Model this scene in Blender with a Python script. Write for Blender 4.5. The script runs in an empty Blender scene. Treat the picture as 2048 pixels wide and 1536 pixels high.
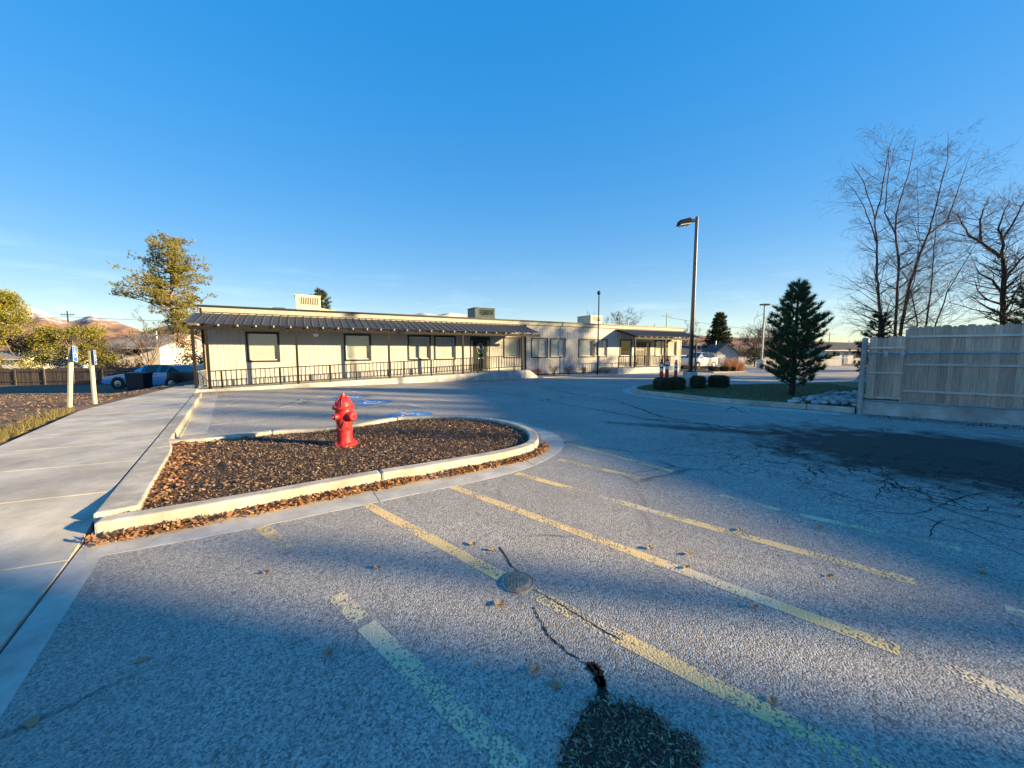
import bpy, math, random
import numpy as np
from mathutils import Vector, Matrix

# ------------------------------------------------------------------ camera, sky, sun
SC = bpy.context.scene
COL = SC.collection
F, PITCH, CAMH = 740.0, math.radians(5.1), 1.6          # focal length in pixels of the 2048 px photograph
cam = bpy.data.cameras.new('camera')
cam.sensor_width = 36.0
cam.lens = 36.0 * F / 2048.0
cam.clip_start, cam.clip_end = 0.05, 40000.0
camo = bpy.data.objects.new('camera', cam)
camo.location = (0, 0, CAMH)
camo.rotation_euler = (math.pi / 2 - PITCH, 0, 0)
COL.objects.link(camo)
SC.camera = camo

SUN_EL = math.radians(12.5)
SUN_AZ = math.atan2(-0.20, 1.0)                          # direction towards the sun, from +X
SUN = Vector((math.cos(SUN_AZ) * math.cos(SUN_EL), math.sin(SUN_AZ) * math.cos(SUN_EL), math.sin(SUN_EL)))

W = bpy.data.worlds.new('World')
SC.world = W
W.use_nodes = True
nt = W.node_tree
nt.nodes.clear()
sky = nt.nodes.new('ShaderNodeTexSky')
sky.sky_type = 'NISHITA'
sky.sun_disc = False
sky.sun_elevation = SUN_EL
sky.sun_rotation = math.pi / 2 - SUN_AZ
sky.air_density, sky.dust_density, sky.ozone_density = 1.0, 0.1, 3.0
hs = nt.nodes.new('ShaderNodeHueSaturation')
hs.inputs['Hue'].default_value = 0.518
hs.inputs['Saturation'].default_value = 3.15
hs.inputs['Value'].default_value = 1.0
gm = nt.nodes.new('ShaderNodeGamma')
gm.inputs['Gamma'].default_value = 0.27
tc = nt.nodes.new('ShaderNodeTexCoord')
sep = nt.nodes.new('ShaderNodeSeparateXYZ')
mp = nt.nodes.new('ShaderNodeMapping')
mp.inputs['Scale'].default_value = (2.2, 2.2, 16.0)
cl = nt.nodes.new('ShaderNodeTexNoise')
cl.inputs['Scale'].default_value = 2.6
cl.inputs['Detail'].default_value = 7
cl.inputs['Roughness'].default_value = 0.6
clr = nt.nodes.new('ShaderNodeMapRange')
clr.inputs['From Min'].default_value, clr.inputs['From Max'].default_value = 0.52, 0.80
band = nt.nodes.new('ShaderNodeMapRange')               # thin cloud only low above the horizon, all round
band.inputs['From Min'].default_value, band.inputs['From Max'].default_value = 0.24, 0.03
mul = nt.nodes.new('ShaderNodeMath'); mul.operation = 'MULTIPLY'
mul2 = nt.nodes.new('ShaderNodeMath'); mul2.operation = 'MULTIPLY'; mul2.inputs[1].default_value = 0.05
mx = nt.nodes.new('ShaderNodeMix'); mx.data_type = 'RGBA'
mx.inputs['B'].default_value = (8.5, 8.8, 9.2, 1)
bg = nt.nodes.new('ShaderNodeBackground')
bg.inputs['Strength'].default_value = 0.122
out = nt.nodes.new('ShaderNodeOutputWorld')
L = nt.links.new
L(sky.outputs[0], gm.inputs['Color']); L(gm.outputs[0], hs.inputs['Color'])
L(tc.outputs['Generated'], mp.inputs[0]); L(mp.outputs[0], cl.inputs['Vector'])
L(cl.outputs[0], clr.inputs[0]); L(tc.outputs['Generated'], sep.inputs[0]); L(sep.outputs[2], band.inputs[0])
L(clr.outputs[0], mul.inputs[0]); L(band.outputs[0], mul.inputs[1]); L(mul.outputs[0], mul2.inputs[0])
L(mul2.outputs[0], mx.inputs['Factor']); L(hs.outputs[0], mx.inputs['A'])
L(mx.outputs['Result'], bg.inputs['Color']); L(bg.outputs[0], out.inputs[0])

sl = bpy.data.lights.new('sun', 'SUN')
sl.energy = 3.4
sl.angle = math.radians(0.95)
sl.color = (1.0, 0.73, 0.38)
so = bpy.data.objects.new('sun', sl)
so.rotation_euler = (-SUN).to_track_quat('-Z', 'Y').to_euler()
COL.objects.link(so)
SC.view_settings.view_transform = 'Standard'
SC.view_settings.look = 'None'
SC.view_settings.exposure = 2.4
SC.view_settings.gamma = 1.0

# ------------------------------------------------------------------ helpers
R = random.Random(11)
NR = np.random.default_rng(5)

def ray(u, v):
    a, b = (u - 1024) / F, (768 - v) / F
    return Vector((a, math.cos(PITCH) + b * math.sin(PITCH), -math.sin(PITCH) + b * math.cos(PITCH)))

def G(u, v, z=0.0):
    d = ray(u, v)
    return Vector((0, 0, CAMH)) + d * ((z - CAMH) / d.z)

def YD(u, v, y):
    d = ray(u, v)
    return Vector((0, 0, CAMH)) + d * (y / d.y)

class MB:
    def __init__(s):
        s.v, s.f = [], []
    def add(s, vs, fs):
        o = len(s.v)
        s.v += [tuple(p) for p in vs]
        s.f += [tuple(i + o for i in f) for f in fs]
        return s
    def box(s, x0, x1, y0, y1, z0, z1):
        return s.add([(x0, y0, z0), (x1, y0, z0), (x1, y1, z0), (x0, y1, z0), (x0, y0, z1), (x1, y0, z1), (x1, y1, z1), (x0, y1, z1)],
                     [(0, 3, 2, 1), (4, 5, 6, 7), (0, 1, 5, 4), (1, 2, 6, 5), (2, 3, 7, 6), (3, 0, 4, 7)])
    def hexa(s, bot, top):
        n = len(bot)
        return s.add(list(bot) + list(top), [tuple(range(n - 1, -1, -1)), tuple(range(n, 2 * n))] +
                     [(i, (i + 1) % n, n + (i + 1) % n, n + i) for i in range(n)])
    def prism(s, poly, z0, z1):
        a = sum(poly[i][0] * poly[(i + 1) % len(poly)][1] - poly[(i + 1) % len(poly)][0] * poly[i][1] for i in range(len(poly)))
        if a < 0: poly = list(poly)[::-1]
        return s.hexa([(p[0], p[1], z0) for p in poly], [(p[0], p[1], z1) for p in poly])
    def sheet(s, poly, z):
        a = sum(poly[i][0] * poly[(i + 1) % len(poly)][1] - poly[(i + 1) % len(poly)][0] * poly[i][1] for i in range(len(poly)))
        if a < 0: poly = list(poly)[::-1]
        return s.add([(p[0], p[1], z) for p in poly], [tuple(range(len(poly)))])
    def beam(s, a, b, w, h, up=(0, 0, 1)):
        a, b = Vector(a), Vector(b)
        d = (b - a).normalized()
        sd = d.cross(Vector(up))
        if sd.length < 1e-4: sd = d.cross(Vector((0, 1, 0)))
        sd.normalize()
        u = sd.cross(d).normalized()
        q = [sd * (-w / 2) + u * (-h / 2), sd * (w / 2) + u * (-h / 2), sd * (w / 2) + u * (h / 2), sd * (-w / 2) + u * (h / 2)]
        return s.add([a + k for k in q] + [b + k for k in q],
                     [(0, 1, 2, 3), (7, 6, 5, 4), (0, 4, 5, 1), (1, 5, 6, 2), (2, 6, 7, 3), (3, 7, 4, 0)])
    def tube(s, pts, rad, n=6, cap=True):
        pts = [Vector(p) for p in pts]
        if not isinstance(rad, (list, tuple)): rad = [rad] * len(pts)
        o = len(s.v)
        ref = Vector((0.31, 0.17, 0.93)).normalized()
        for i, p in enumerate(pts):
            d = (pts[min(i + 1, len(pts) - 1)] - pts[max(i - 1, 0)])
            if d.length < 1e-7: d = Vector((0, 0, 1))
            d.normalize()
            x = d.cross(ref)
            if x.length < 0.15: x = d.cross(Vector((1, 0, 0)))
            x.normalize(); y = d.cross(x)
            for k in range(n):
                a = 2 * math.pi * k / n
                s.v.append(tuple(p + (x * math.cos(a) + y * math.sin(a)) * rad[i]))
        for i in range(len(pts) - 1):
            for k in range(n):
                s.f.append((o + i * n + k, o + i * n + (k + 1) % n, o + (i + 1) * n + (k + 1) % n, o + (i + 1) * n + k))
        if cap:
            s.f.append(tuple(o + k for k in range(n - 1, -1, -1)))
            s.f.append(tuple(o + (len(pts) - 1) * n + k for k in range(n)))
        return s
    def lathe(s, prof, n=24, M=None):
        M = M or Matrix.Identity(4)
        o = len(s.v)
        for r, z in prof:
            for k in range(n):
                a = 2 * math.pi * k / n
                s.v.append(tuple(M @ Vector((r * math.cos(a), r * math.sin(a), z))))
        for i in range(len(prof) - 1):
            for k in range(n):
                s.f.append((o + i * n + k, o + i * n + (k + 1) % n, o + (i + 1) * n + (k + 1) % n, o + (i + 1) * n + k))
        s.f.append(tuple(o + k for k in range(n - 1, -1, -1)))
        s.f.append(tuple(o + (len(prof) - 1) * n + k for k in range(n)))
        return s
    def mesh(s, name):
        me = bpy.data.meshes.new(name)
        me.from_pydata(s.v, [], s.f)
        me.update()
        return me

PM = {}                                                  # matrices of things, for parts given in world coordinates

def link(o, parent=None):
    COL.objects.link(o)
    if parent: o.parent = parent
    return o

def thing(name, label, cat, loc=(0, 0, 0), rz=0.0, group=None, kind=None):
    o = bpy.data.objects.new(name, None)
    o.empty_display_size = 0.2
    o.location = loc
    o.rotation_euler = (0, 0, rz)
    link(o)
    PM[o.name] = Matrix.Translation(Vector(loc)) @ Matrix.Rotation(rz, 4, 'Z')
    tag(o, label, cat, group, kind)
    return o

def tag(o, label=None, cat=None, group=None, kind=None):
    if label: o['label'] = label
    if cat: o['category'] = cat
    if group: o['group'] = group
    if kind: o['kind'] = kind
    return o

def part(name, mb, m, parent=None, world=False, smooth=False, bevel=0.0, label=None, kind=None, loc=None):
    me = mb.mesh(name) if isinstance(mb, MB) else mb
    if isinstance(mb, MB) or not me.materials:
        me.materials.append(m)
    o = bpy.data.objects.new(name, me)
    link(o, parent)
    if loc: o.location = loc
    if world and parent and parent.name in PM:
        o.matrix_parent_inverse = PM[parent.name].inverted()
    if smooth:
        me.polygons.foreach_set('use_smooth', [True] * len(me.polygons))
        me.update()
    if smooth == 'auto':
        md = o.modifiers.new('edge', 'EDGE_SPLIT'); md.split_angle = math.radians(38)
    if bevel:
        b = o.modifiers.new('bevel', 'BEVEL'); b.width = bevel; b.segments = 2; b.limit_method = 'ANGLE'
    if label: o['label'] = label
    if kind: o['kind'] = kind
    return o

def structure(name, mb, m, label=None, **k):
    return tag(part(name, mb, m, **k), label, None, None, 'structure')

def np_mesh(name, V, Fc):
    V = np.asarray(V, dtype=np.float32); Fc = np.asarray(Fc, dtype=np.int32)
    me = bpy.data.meshes.new(name)
    me.vertices.add(len(V)); me.vertices.foreach_set('co', V.ravel())
    k = Fc.shape[1]
    me.loops.add(Fc.size); me.loops.foreach_set('vertex_index', Fc.ravel())
    me.polygons.add(len(Fc))
    me.polygons.foreach_set('loop_start', np.arange(0, Fc.size, k, dtype=np.int32))
    me.polygons.foreach_set('loop_total', np.full(len(Fc), k, dtype=np.int32))
    me.update(calc_edges=True)
    return me

def unit(a):
    return a / np.maximum(np.linalg.norm(a, axis=1, keepdims=True), 1e-9)

# ------------------------------------------------------------------ materials
def mat(name, c, rough=0.8, var=0.12, scale=6.0, bump=0.0, bscale=80.0, metal=0.0, c2=None, rand=0.0, island=None, spec=0.35,
        stretch=None, grime=0.0, coat=0.0, hue=0.0):
    m = bpy.data.materials.new(name)
    m.use_nodes = True
    t = m.node_tree
    b = t.nodes['Principled BSDF']
    b.inputs['Roughness'].default_value = rough
    b.inputs['Metallic'].default_value = metal
    b.inputs['Specular IOR Level'].default_value = spec
    b.inputs['Coat Weight'].default_value = coat
    N = t.nodes.new; K = t.links.new
    co = N('ShaderNodeTexCoord')
    vec = co.outputs['Object']
    if stretch:
        q = N('ShaderNodeMapping'); q.inputs['Scale'].default_value = stretch
        K(vec, q.inputs[0]); vec = q.outputs[0]
    n = N('ShaderNodeTexNoise')
    n.inputs['Scale'].default_value = scale; n.inputs['Detail'].default_value = 8; n.inputs['Roughness'].default_value = 0.65
    K(vec, n.inputs['Vector'])
    rp = N('ShaderNodeValToRGB')
    ca = c2 or tuple(max(0, x * (1 - 2 * var)) for x in c)
    cb = c if c2 else tuple(min(1, x * (1 + 2 * var)) for x in c)
    rp.color_ramp.elements[0].color = (*ca, 1); rp.color_ramp.elements[0].position = 0.32
    rp.color_ramp.elements[1].color = (*cb, 1); rp.color_ramp.elements[1].position = 0.68
    K(n.outputs[0], rp.inputs[0])
    col = rp.outputs[0]
    if island:
        gi = N('ShaderNodeNewGeometry')
        r2 = N('ShaderNodeValToRGB')
        els = r2.color_ramp.elements
        els[0].color = (*island[0], 1); els[1].color = (*island[-1], 1)
        for i, cc in enumerate(island[1:-1]):
            e = els.new((i + 1) / (len(island) - 1)); e.color = (*cc, 1)
        K(gi.outputs['Random Per Island'], r2.inputs[0])
        col = r2.outputs[0]
    if grime:
        g2 = N('ShaderNodeTexNoise'); g2.inputs['Scale'].default_value = 0.9; g2.inputs['Detail'].default_value = 9; g2.inputs['Roughness'].default_value = 0.7
        K(co.outputs['Object'], g2.inputs['Vector'])
        mr = N('ShaderNodeMapRange'); mr.inputs['From Min'].default_value = 0.45; mr.inputs['From Max'].default_value = 0.75
        mr.inputs['To Max'].default_value = grime
        K(g2.outputs[0], mr.inputs[0])
        mm = N('ShaderNodeMix'); mm.data_type = 'RGBA'
        mm.inputs['B'].default_value = (c[0] * 0.45, c[1] * 0.42, c[2] * 0.38, 1)
        K(mr.outputs[0], mm.inputs['Factor']); K(col, mm.inputs['A']); col = mm.outputs['Result']
    if rand:
        oi = N('ShaderNodeObjectInfo')
        h = N('ShaderNodeHueSaturation')
        mr = N('ShaderNodeMapRange'); mr.inputs['To Min'].default_value = 1 - rand; mr.inputs['To Max'].default_value = 1 + rand
        K(oi.outputs['Random'], mr.inputs[0]); K(mr.outputs[0], h.inputs['Value'])
        K(col, h.inputs['Color']); col = h.outputs[0]
    K(col, b.inputs['Base Color'])
    if bump:
        bn = N('ShaderNodeTexNoise'); bn.inputs['Scale'].default_value = bscale; bn.inputs['Detail'].default_value = 6
        K(vec, bn.inputs['Vector'])
        bm = N('ShaderNodeBump'); bm.inputs['Strength'].default_value = bump; bm.inputs['Distance'].default_value = 0.01
        K(bn.outputs[0], bm.inputs['Height']); K(bm.outputs[0], b.inputs['Normal'])
    return m

def foliage_mat(name, cols, rough=0.7, trans=0.25):
    m = mat(name, cols[0], rough, island=cols, spec=0.2)
    t = m.node_tree; b = t.nodes['Principled BSDF']
    o = t.nodes['Material Output']
    tr = t.nodes.new('ShaderNodeBsdfTranslucent'); mixs = t.nodes.new('ShaderNodeMixShader')
    mixs.inputs[0].default_value = trans
    src = b.inputs['Base Color'].links[0].from_socket
    t.links.new(src, tr.inputs[0]); t.links.new(b.outputs[0], mixs.inputs[1]); t.links.new(tr.outputs[0], mixs.inputs[2])
    t.links.new(mixs.outputs[0], o.inputs[0])
    return m

def asphalt_mat():
    m = bpy.data.materials.new('asphalt'); m.use_nodes = True
    t = m.node_tree; b = t.nodes['Principled BSDF']; N = t.nodes.new; K = t.links.new
    b.inputs['Roughness'].default_value = 0.88; b.inputs['Specular IOR Level'].default_value = 0.25
    co = N('ShaderNodeTexCoord').outputs['Object']
    def noise(sc, det=6, ro=0.6, vec=co):
        n = N('ShaderNodeTexNoise'); n.inputs['Scale'].default_value = sc; n.inputs['Detail'].default_value = det; n.inputs['Roughness'].default_value = ro
        K(vec, n.inputs['Vector']); return n.outputs[0]
    def mapr(s, a, c, lo=0.0, hi=1.0):
        r = N('ShaderNodeMapRange'); r.inputs['From Min'].default_value = a; r.inputs['From Max'].default_value = c
        r.inputs['To Min'].default_value = lo; r.inputs['To Max'].default_value = hi
        K(s, r.inputs[0]); return r.outputs[0]
    def math_(op, a, c):
        q = N('ShaderNodeMath'); q.operation = op
        for i, s in enumerate((a, c)):
            if isinstance(s, (int, float)): q.inputs[i].default_value = s
            else: K(s, q.inputs[i])
        return q.outputs[0]
    def mixc(f, a, c):
        q = N('ShaderNodeMix'); q.data_type = 'RGBA'
        K(f, q.inputs['Factor'])
        for k, s in (('A', a), ('B', c)):
            if isinstance(s, tuple): q.inputs[k].default_value = (*s, 1)
            else: K(s, q.inputs[k])
        return q.outputs['Result']
    vo = N('ShaderNodeTexVoronoi'); vo.inputs['Scale'].default_value = 120; K(co, vo.inputs['Vector'])
    bw = N('ShaderNodeRGBToBW'); K(vo.outputs['Color'], bw.inputs[0])
    vo2 = N('ShaderNodeTexVoronoi'); vo2.inputs['Scale'].default_value = 60; K(co, vo2.inputs['Vector'])
    bw2 = N('ShaderNodeRGBToBW'); K(vo2.outputs['Color'], bw2.inputs[0])
    agg = mapr(math_('ADD', math_('MULTIPLY', bw.outputs[0], 0.72), math_('MULTIPLY', bw2.outputs[0], 0.28)), 0.2, 0.8)
    base = mixc(agg, (0.14, 0.132, 0.12), (0.60, 0.57, 0.52))
    patch = mapr(noise(0.35, 8, 0.7), 0.35, 0.7)
    base = mixc(math_('MULTIPLY', patch, 0.62), base, (0.19, 0.185, 0.175))
    streak = mapr(noise(1.7, 9, 0.75), 0.52, 0.72)
    base = mixc(math_('MULTIPLY', streak, 0.22), base, (0.12, 0.115, 0.11))
    spots = mapr(noise(7.0, 4, 0.55), 0.66, 0.74)
    base = mixc(math_('MULTIPLY', spots, 0.55), base, (0.06, 0.056, 0.052))
    def ellipse(cx, cy, rot, ax, ay, soft, nsc=1.3, namp=0.9):
        q = N('ShaderNodeMapping'); q.vector_type = 'TEXTURE'
        q.inputs['Location'].default_value = (cx, cy, 0); q.inputs['Rotation'].default_value = (0, 0, rot)
        q.inputs['Scale'].default_value = (ax, ay, 1000)
        K(co, q.inputs[0])
        ln = N('ShaderNodeVectorMath'); ln.operation = 'LENGTH'; K(q.outputs[0], ln.inputs[0])
        d = math_('ADD', ln.outputs['Value'], math_('MULTIPLY', math_('SUBTRACT', noise(nsc, 8, 0.65), 0.5), namp))
        return mapr(d, 1.0, 1.0 - soft)
    fd = math.atan2(-1.56, 2.15)
    # dark, recently wet dirt strip along the kerb by the wooden fence and the broken surface beside it
    dark = ellipse(7.3, 5.1, fd, 4.0, 2.55, 0.35, 2.4, 1.3)
    dark2 = ellipse(4.2, 7.4, math.atan2(-1.2, 3.0), 2.6, 0.34, 0.6, 3.0, 1.6)
    dk = math_('MAXIMUM', dark, math_('MULTIPLY', dark2, 0.85))
    crz = ellipse(5.4, 4.5, fd, 3.8, 2.3, 0.7)
    wn = N('ShaderNodeTexNoise'); wn.inputs['Scale'].default_value = 3.0; wn.inputs['Detail'].default_value = 6; K(co, wn.inputs['Vector'])
    sc = N('ShaderNodeVectorMath'); sc.operation = 'SCALE'; sc.inputs['Scale'].default_value = 0.22; K(wn.outputs['Color'], sc.inputs[0])
    ad = N('ShaderNodeVectorMath'); ad.operation = 'ADD'; K(co, ad.inputs[0]); K(sc.outputs[0], ad.inputs[1])
    def cracks(scale, w, lo):
        v = N('ShaderNodeTexVoronoi'); v.feature = 'DISTANCE_TO_EDGE'; v.inputs['Scale'].default_value = scale
        K(ad.outputs[0], v.inputs['Vector'])
        thr = mapr(noise(1.6, 5), 0.42, 0.62, 0.0, w)
        return mapr(math_('SUBTRACT', v.outputs['Distance'], thr), 0.012, 0.0)
    ck = math_('MULTIPLY', math_('MAXIMUM', cracks(4.2, 0.05, 0), cracks(8.5, 0.03, 0)), crz)
    far = mapr(noise(0.23, 3), 0.5, 0.62)
    ck2 = math_('MULTIPLY', math_('MULTIPLY', cracks(0.55, 0.008, 0), far), 0.8)
    base = mixc(math_('MULTIPLY', dk, 0.93), base, mixc(agg, (0.018, 0.016, 0.014), (0.055, 0.05, 0.046)))
    base = mixc(math_('MAXIMUM', ck, ck2), base, (0.02, 0.018, 0.016))
    K(base, b.inputs['Base Color'])
    bm = N('ShaderNodeBump'); bm.inputs['Strength'].default_value = 0.65; bm.inputs['Distance'].default_value = 0.006
    K(math_('SUBTRACT', math_('SUBTRACT', 1.0, vo.outputs['Distance']), math_('MULTIPLY', ck, 2.0)), bm.inputs['Height'])
    K(bm.outputs[0], b.inputs['Normal'])
    return m

def paint_mat(name, c, wear=0.5):
    m = bpy.data.materials.new(name); m.use_nodes = True
    t = m.node_tree; b = t.nodes['Principled BSDF']; N = t.nodes.new; K = t.links.new
    b.inputs['Base Color'].default_value = (*c, 1); b.inputs['Roughness'].default_value = 0.8
    co = N('ShaderNodeTexCoord').outputs['Object']
    n1 = N('ShaderNodeTexNoise'); n1.inputs['Scale'].default_value = 34; n1.inputs['Detail'].default_value = 8; n1.inputs['Roughness'].default_value = 0.7
    n2 = N('ShaderNodeTexNoise'); n2.inputs['Scale'].default_value = 1.9; n2.inputs['Detail'].default_value = 4
    K(co, n1.inputs['Vector']); K(co, n2.inputs['Vector'])
    a = N('ShaderNodeMath'); a.operation = 'MULTIPLY_ADD'; a.inputs[1].default_value = 1.5
    vr = N('ShaderNodeTexVoronoi'); vr.inputs['Scale'].default_value = 85; K(co, vr.inputs['Vector'])
    bwv = N('ShaderNodeRGBToBW'); K(vr.outputs['Color'], bwv.inputs[0])
    ms_ = N('ShaderNodeMath'); ms_.operation = 'MULTIPLY_ADD'; ms_.inputs[1].default_value = 0.55; K(bwv.outputs[0], ms_.inputs[0])
    hn = N('ShaderNodeMath'); hn.operation = 'MULTIPLY'; hn.inputs[1].default_value = 0.45; K(n1.outputs[0], hn.inputs[0]); K(hn.outputs[0], ms_.inputs[2])
    K(n2.outputs[0], a.inputs[0]); K(ms_.outputs[0], a.inputs[2])
    bp2 = N('ShaderNodeBump'); bp2.inputs['Strength'].default_value = 0.5; bp2.inputs['Distance'].default_value = 0.005; bp2.invert = True
    K(vr.outputs['Distance'], bp2.inputs['Height']); K(bp2.outputs[0], b.inputs['Normal'])
    r = N('ShaderNodeMapRange'); r.inputs['From Min'].default_value = 0.78 + wear * 0.52; r.inputs['From Max'].default_value = 0.84 + wear * 0.52
    K(a.outputs[0], r.inputs[0])
    tr = N('ShaderNodeBsdfTransparent'); ms = N('ShaderNodeMixShader')
    K(r.outputs[0], ms.inputs[0]); K(tr.outputs[0], ms.inputs[1]); K(b.outputs[0], ms.inputs[2])
    K(ms.outputs[0], t.nodes['Material Output'].inputs[0])
    return m

def glass_mat(name, c=(0.03, 0.04, 0.045), rough=0.04):
    m = bpy.data.materials.new(name); m.use_nodes = True
    b = m.node_tree.nodes['Principled BSDF']
    b.inputs['Base Color'].default_value = (*c, 1); b.inputs['Roughness'].default_value = rough
    b.inputs['Specular IOR Level'].default_value = 0.6
    return m

def pane_mat():
    m = bpy.data.materials.new('clear_pane'); m.use_nodes = True
    t = m.node_tree; t.nodes.clear()
    N = t.nodes.new
    o = N('ShaderNodeOutputMaterial'); ms = N('ShaderNodeMixShader'); tr = N('ShaderNodeBsdfTransparent'); gl = N('ShaderNodeBsdfGlossy')
    tr.inputs[0].default_value = (0.90, 0.93, 0.92, 1); gl.inputs['Roughness'].default_value = 0.02; ms.inputs[0].default_value = 0.09
    t.links.new(tr.outputs[0], ms.inputs[1]); t.links.new(gl.outputs[0], ms.inputs[2]); t.links.new(ms.outputs[0], o.inputs[0])
    return m

M = {}
M['asphalt'] = asphalt_mat()
M['concrete'] = mat('concrete', (0.47, 0.45, 0.395), 0.9, 0.13, 2.0, 0.5, 160, grime=0.7)
M['kerb'] = mat('kerb_concrete', (0.44, 0.42, 0.365), 0.9, 0.14, 5.0, 0.6, 120, grime=0.8)
M['gutter'] = mat('gutter_concrete', (0.47, 0.455, 0.42), 0.9, 0.12, 4.0, 0.4, 130, grime=0.4)
M['rampc'] = mat('ramp_concrete', (0.40, 0.41, 0.40), 0.9, 0.15, 2.5, 0.3, 60, grime=0.6)
M['soil'] = mat('soil', (0.06, 0.042, 0.032), 0.95, 0.3, 14.0, 1.0, 60)
M['dirt'] = mat('yard_dirt', (0.17, 0.12, 0.085), 0.95, 0.3, 1.4, 1.0, 26, c2=(0.07, 0.05, 0.04))
M['lawn'] = mat('lawn_ground', (0.11, 0.115, 0.045), 0.95, 0.3, 5.0, 0.8, 70, c2=(0.16, 0.13, 0.07))
M['yellow'] = paint_mat('yellow_line_paint', (0.72, 0.53, 0.25), 0.66)
M['yellow_old'] = paint_mat('old_yellow_line_paint', (0.68, 0.56, 0.36), 0.74)
M['white_old'] = paint_mat('old_white_line_paint', (0.66, 0.62, 0.52), 0.74)
M['blue_paint'] = paint_mat('blue_bay_paint', (0.05, 0.26, 0.58), 0.72)
M['white_paint'] = paint_mat('white_symbol_paint', (0.75, 0.75, 0.75), 0.35)
M['crack'] = mat('crack_dirt', (0.022, 0.019, 0.016), 0.95, 0.2, 30)
M['siding'] = mat('painted_siding', (0.42, 0.42, 0.405), 0.75, 0.05, 3.0, 0.12, 60, stretch=(6, 6, 0.5), grime=0.16, rand=0.03)
M['groove'] = mat('siding_groove', (0.40, 0.39, 0.36), 0.85, 0.1)
M['cream'] = mat('cream_trim', (0.34, 0.325, 0.275), 0.65, 0.06, 4.0, grime=0.2)
M['bronze'] = mat('dark_bronze_paint', (0.011, 0.010, 0.009), 0.6, 0.15, 9.0, spec=0.2)
M['frame'] = mat('dark_olive_trim', (0.030, 0.029, 0.022), 0.55, 0.12, 8.0)
M['roofedge'] = mat('dark_roof_edge', (0.018, 0.018, 0.02), 0.5, 0.1)
M['rooftop'] = mat('roof_membrane', (0.45, 0.44, 0.42), 0.8, 0.1)
M['metalroof'] = mat('ribbed_metal_roof', (0.040, 0.044, 0.054), 0.55, 0.1, 2.0, metal=0.0, rand=0.15, spec=0.3)
M['blind'] = mat('white_blind', (0.42, 0.44, 0.44), 0.8, 0.03, 4.0)
M['pane'] = pane_mat()
M['glass'] = glass_mat('dark_glass')
M['black'] = mat('black_metal', (0.02, 0.02, 0.022), 0.4, 0.1, spec=0.5)
M['white'] = mat('white_enamel', (0.75, 0.75, 0.74), 0.45, 0.03)
M['acbeige'] = mat('beige_unit', (0.50, 0.46, 0.36), 0.6, 0.1, 3.0, grime=0.35)
M['acgreen'] = mat('grey_green_unit', (0.13, 0.16, 0.14), 0.6, 0.12, 3.0)
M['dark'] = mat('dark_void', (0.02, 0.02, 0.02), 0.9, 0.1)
M['red'] = mat('red_hydrant_paint', (0.52, 0.03, 0.035), 0.45, 0.14, 5.0, 0.25, 45, spec=0.45, c2=(0.33, 0.012, 0.018), grime=0.3)
M['chain'] = mat('chain_steel', (0.16, 0.13, 0.11), 0.5, 0.2, metal=0.7)
M['steel'] = mat('galvanised_steel', (0.34, 0.37, 0.39), 0.45, 0.12, 10.0, metal=0.55)
M['postwood'] = mat('weathered_post', (0.44, 0.42, 0.31), 0.85, 0.15, 6.0, 0.4, 40, stretch=(8, 8, 0.7))
M['signblue'] = mat('blue_sign', (0.03, 0.16, 0.52), 0.4, 0.05)
M['fencewood'] = mat('weathered_cedar', (0.74, 0.53, 0.41), 0.88, 0.22, 5.0, 0.6, 60, c2=(0.42, 0.285, 0.21), rand=0.24, stretch=(9, 9, 0.6))
M['railwood'] = mat('grey_rail_wood', (0.66, 0.60, 0.54), 0.88, 0.15, 5.0, 0.5, 50, stretch=(0.8, 6, 6))
M['oldfence'] = mat('dark_old_fence', (0.085, 0.07, 0.06), 0.9, 0.25, 4.0, 0.4, 40, rand=0.3, stretch=(6, 6, 0.6))
M['iron'] = mat('cast_iron', (0.27, 0.245, 0.21), 0.75, 0.2, 20.0, 0.4, 90, metal=0.4)
M['bark'] = mat('grey_bark', (0.17, 0.13, 0.105), 0.9, 0.25, 9.0, 0.8, 30, stretch=(3, 3, 0.6))
M['barkred'] = mat('reddish_bark', (0.09, 0.06, 0.05), 0.85, 0.25, 9.0, 0.5, 30)
M['barkdark'] = mat('dark_bark', (0.05, 0.042, 0.036), 0.9, 0.25, 9.0, 0.8, 30)
M['twig'] = mat('twigs', (0.065, 0.045, 0.038), 0.85, 0.25, 3.0)
M['mulch'] = mat('mulch_chips', (0.2, 0.12, 0.07), 0.9, island=[(0.024, 0.016, 0.012), (0.09, 0.052, 0.034), (0.03, 0.018, 0.013), (0.32, 0.21, 0.13), (0.055, 0.032, 0.022), (0.46, 0.34, 0.23), (0.15, 0.09, 0.058), (0.035, 0.022, 0.015)])
M['debris'] = mat('pothole_debris', (0.2, 0.12, 0.07), 0.9, island=[(0.02, 0.014, 0.01), (0.05, 0.03, 0.022), (0.46, 0.33, 0.22), (0.03, 0.02, 0.015), (0.14, 0.08, 0.05), (0.32, 0.19, 0.11), (0.04, 0.026, 0.018)])
M['leaf'] = foliage_mat('dry_leaves', [(0.28, 0.12, 0.05), (0.38, 0.22, 0.11), (0.15, 0.065, 0.035), (0.46, 0.29, 0.16), (0.23, 0.11, 0.055), (0.33, 0.16, 0.07)], 0.75, 0.15)
M['litter'] = foliage_mat('yard_litter', [(0.22, 0.13, 0.08), (0.32, 0.21, 0.12), (0.12, 0.07, 0.05), (0.38, 0.28, 0.19), (0.09, 0.06, 0.045)], 0.8, 0.1)
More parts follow.
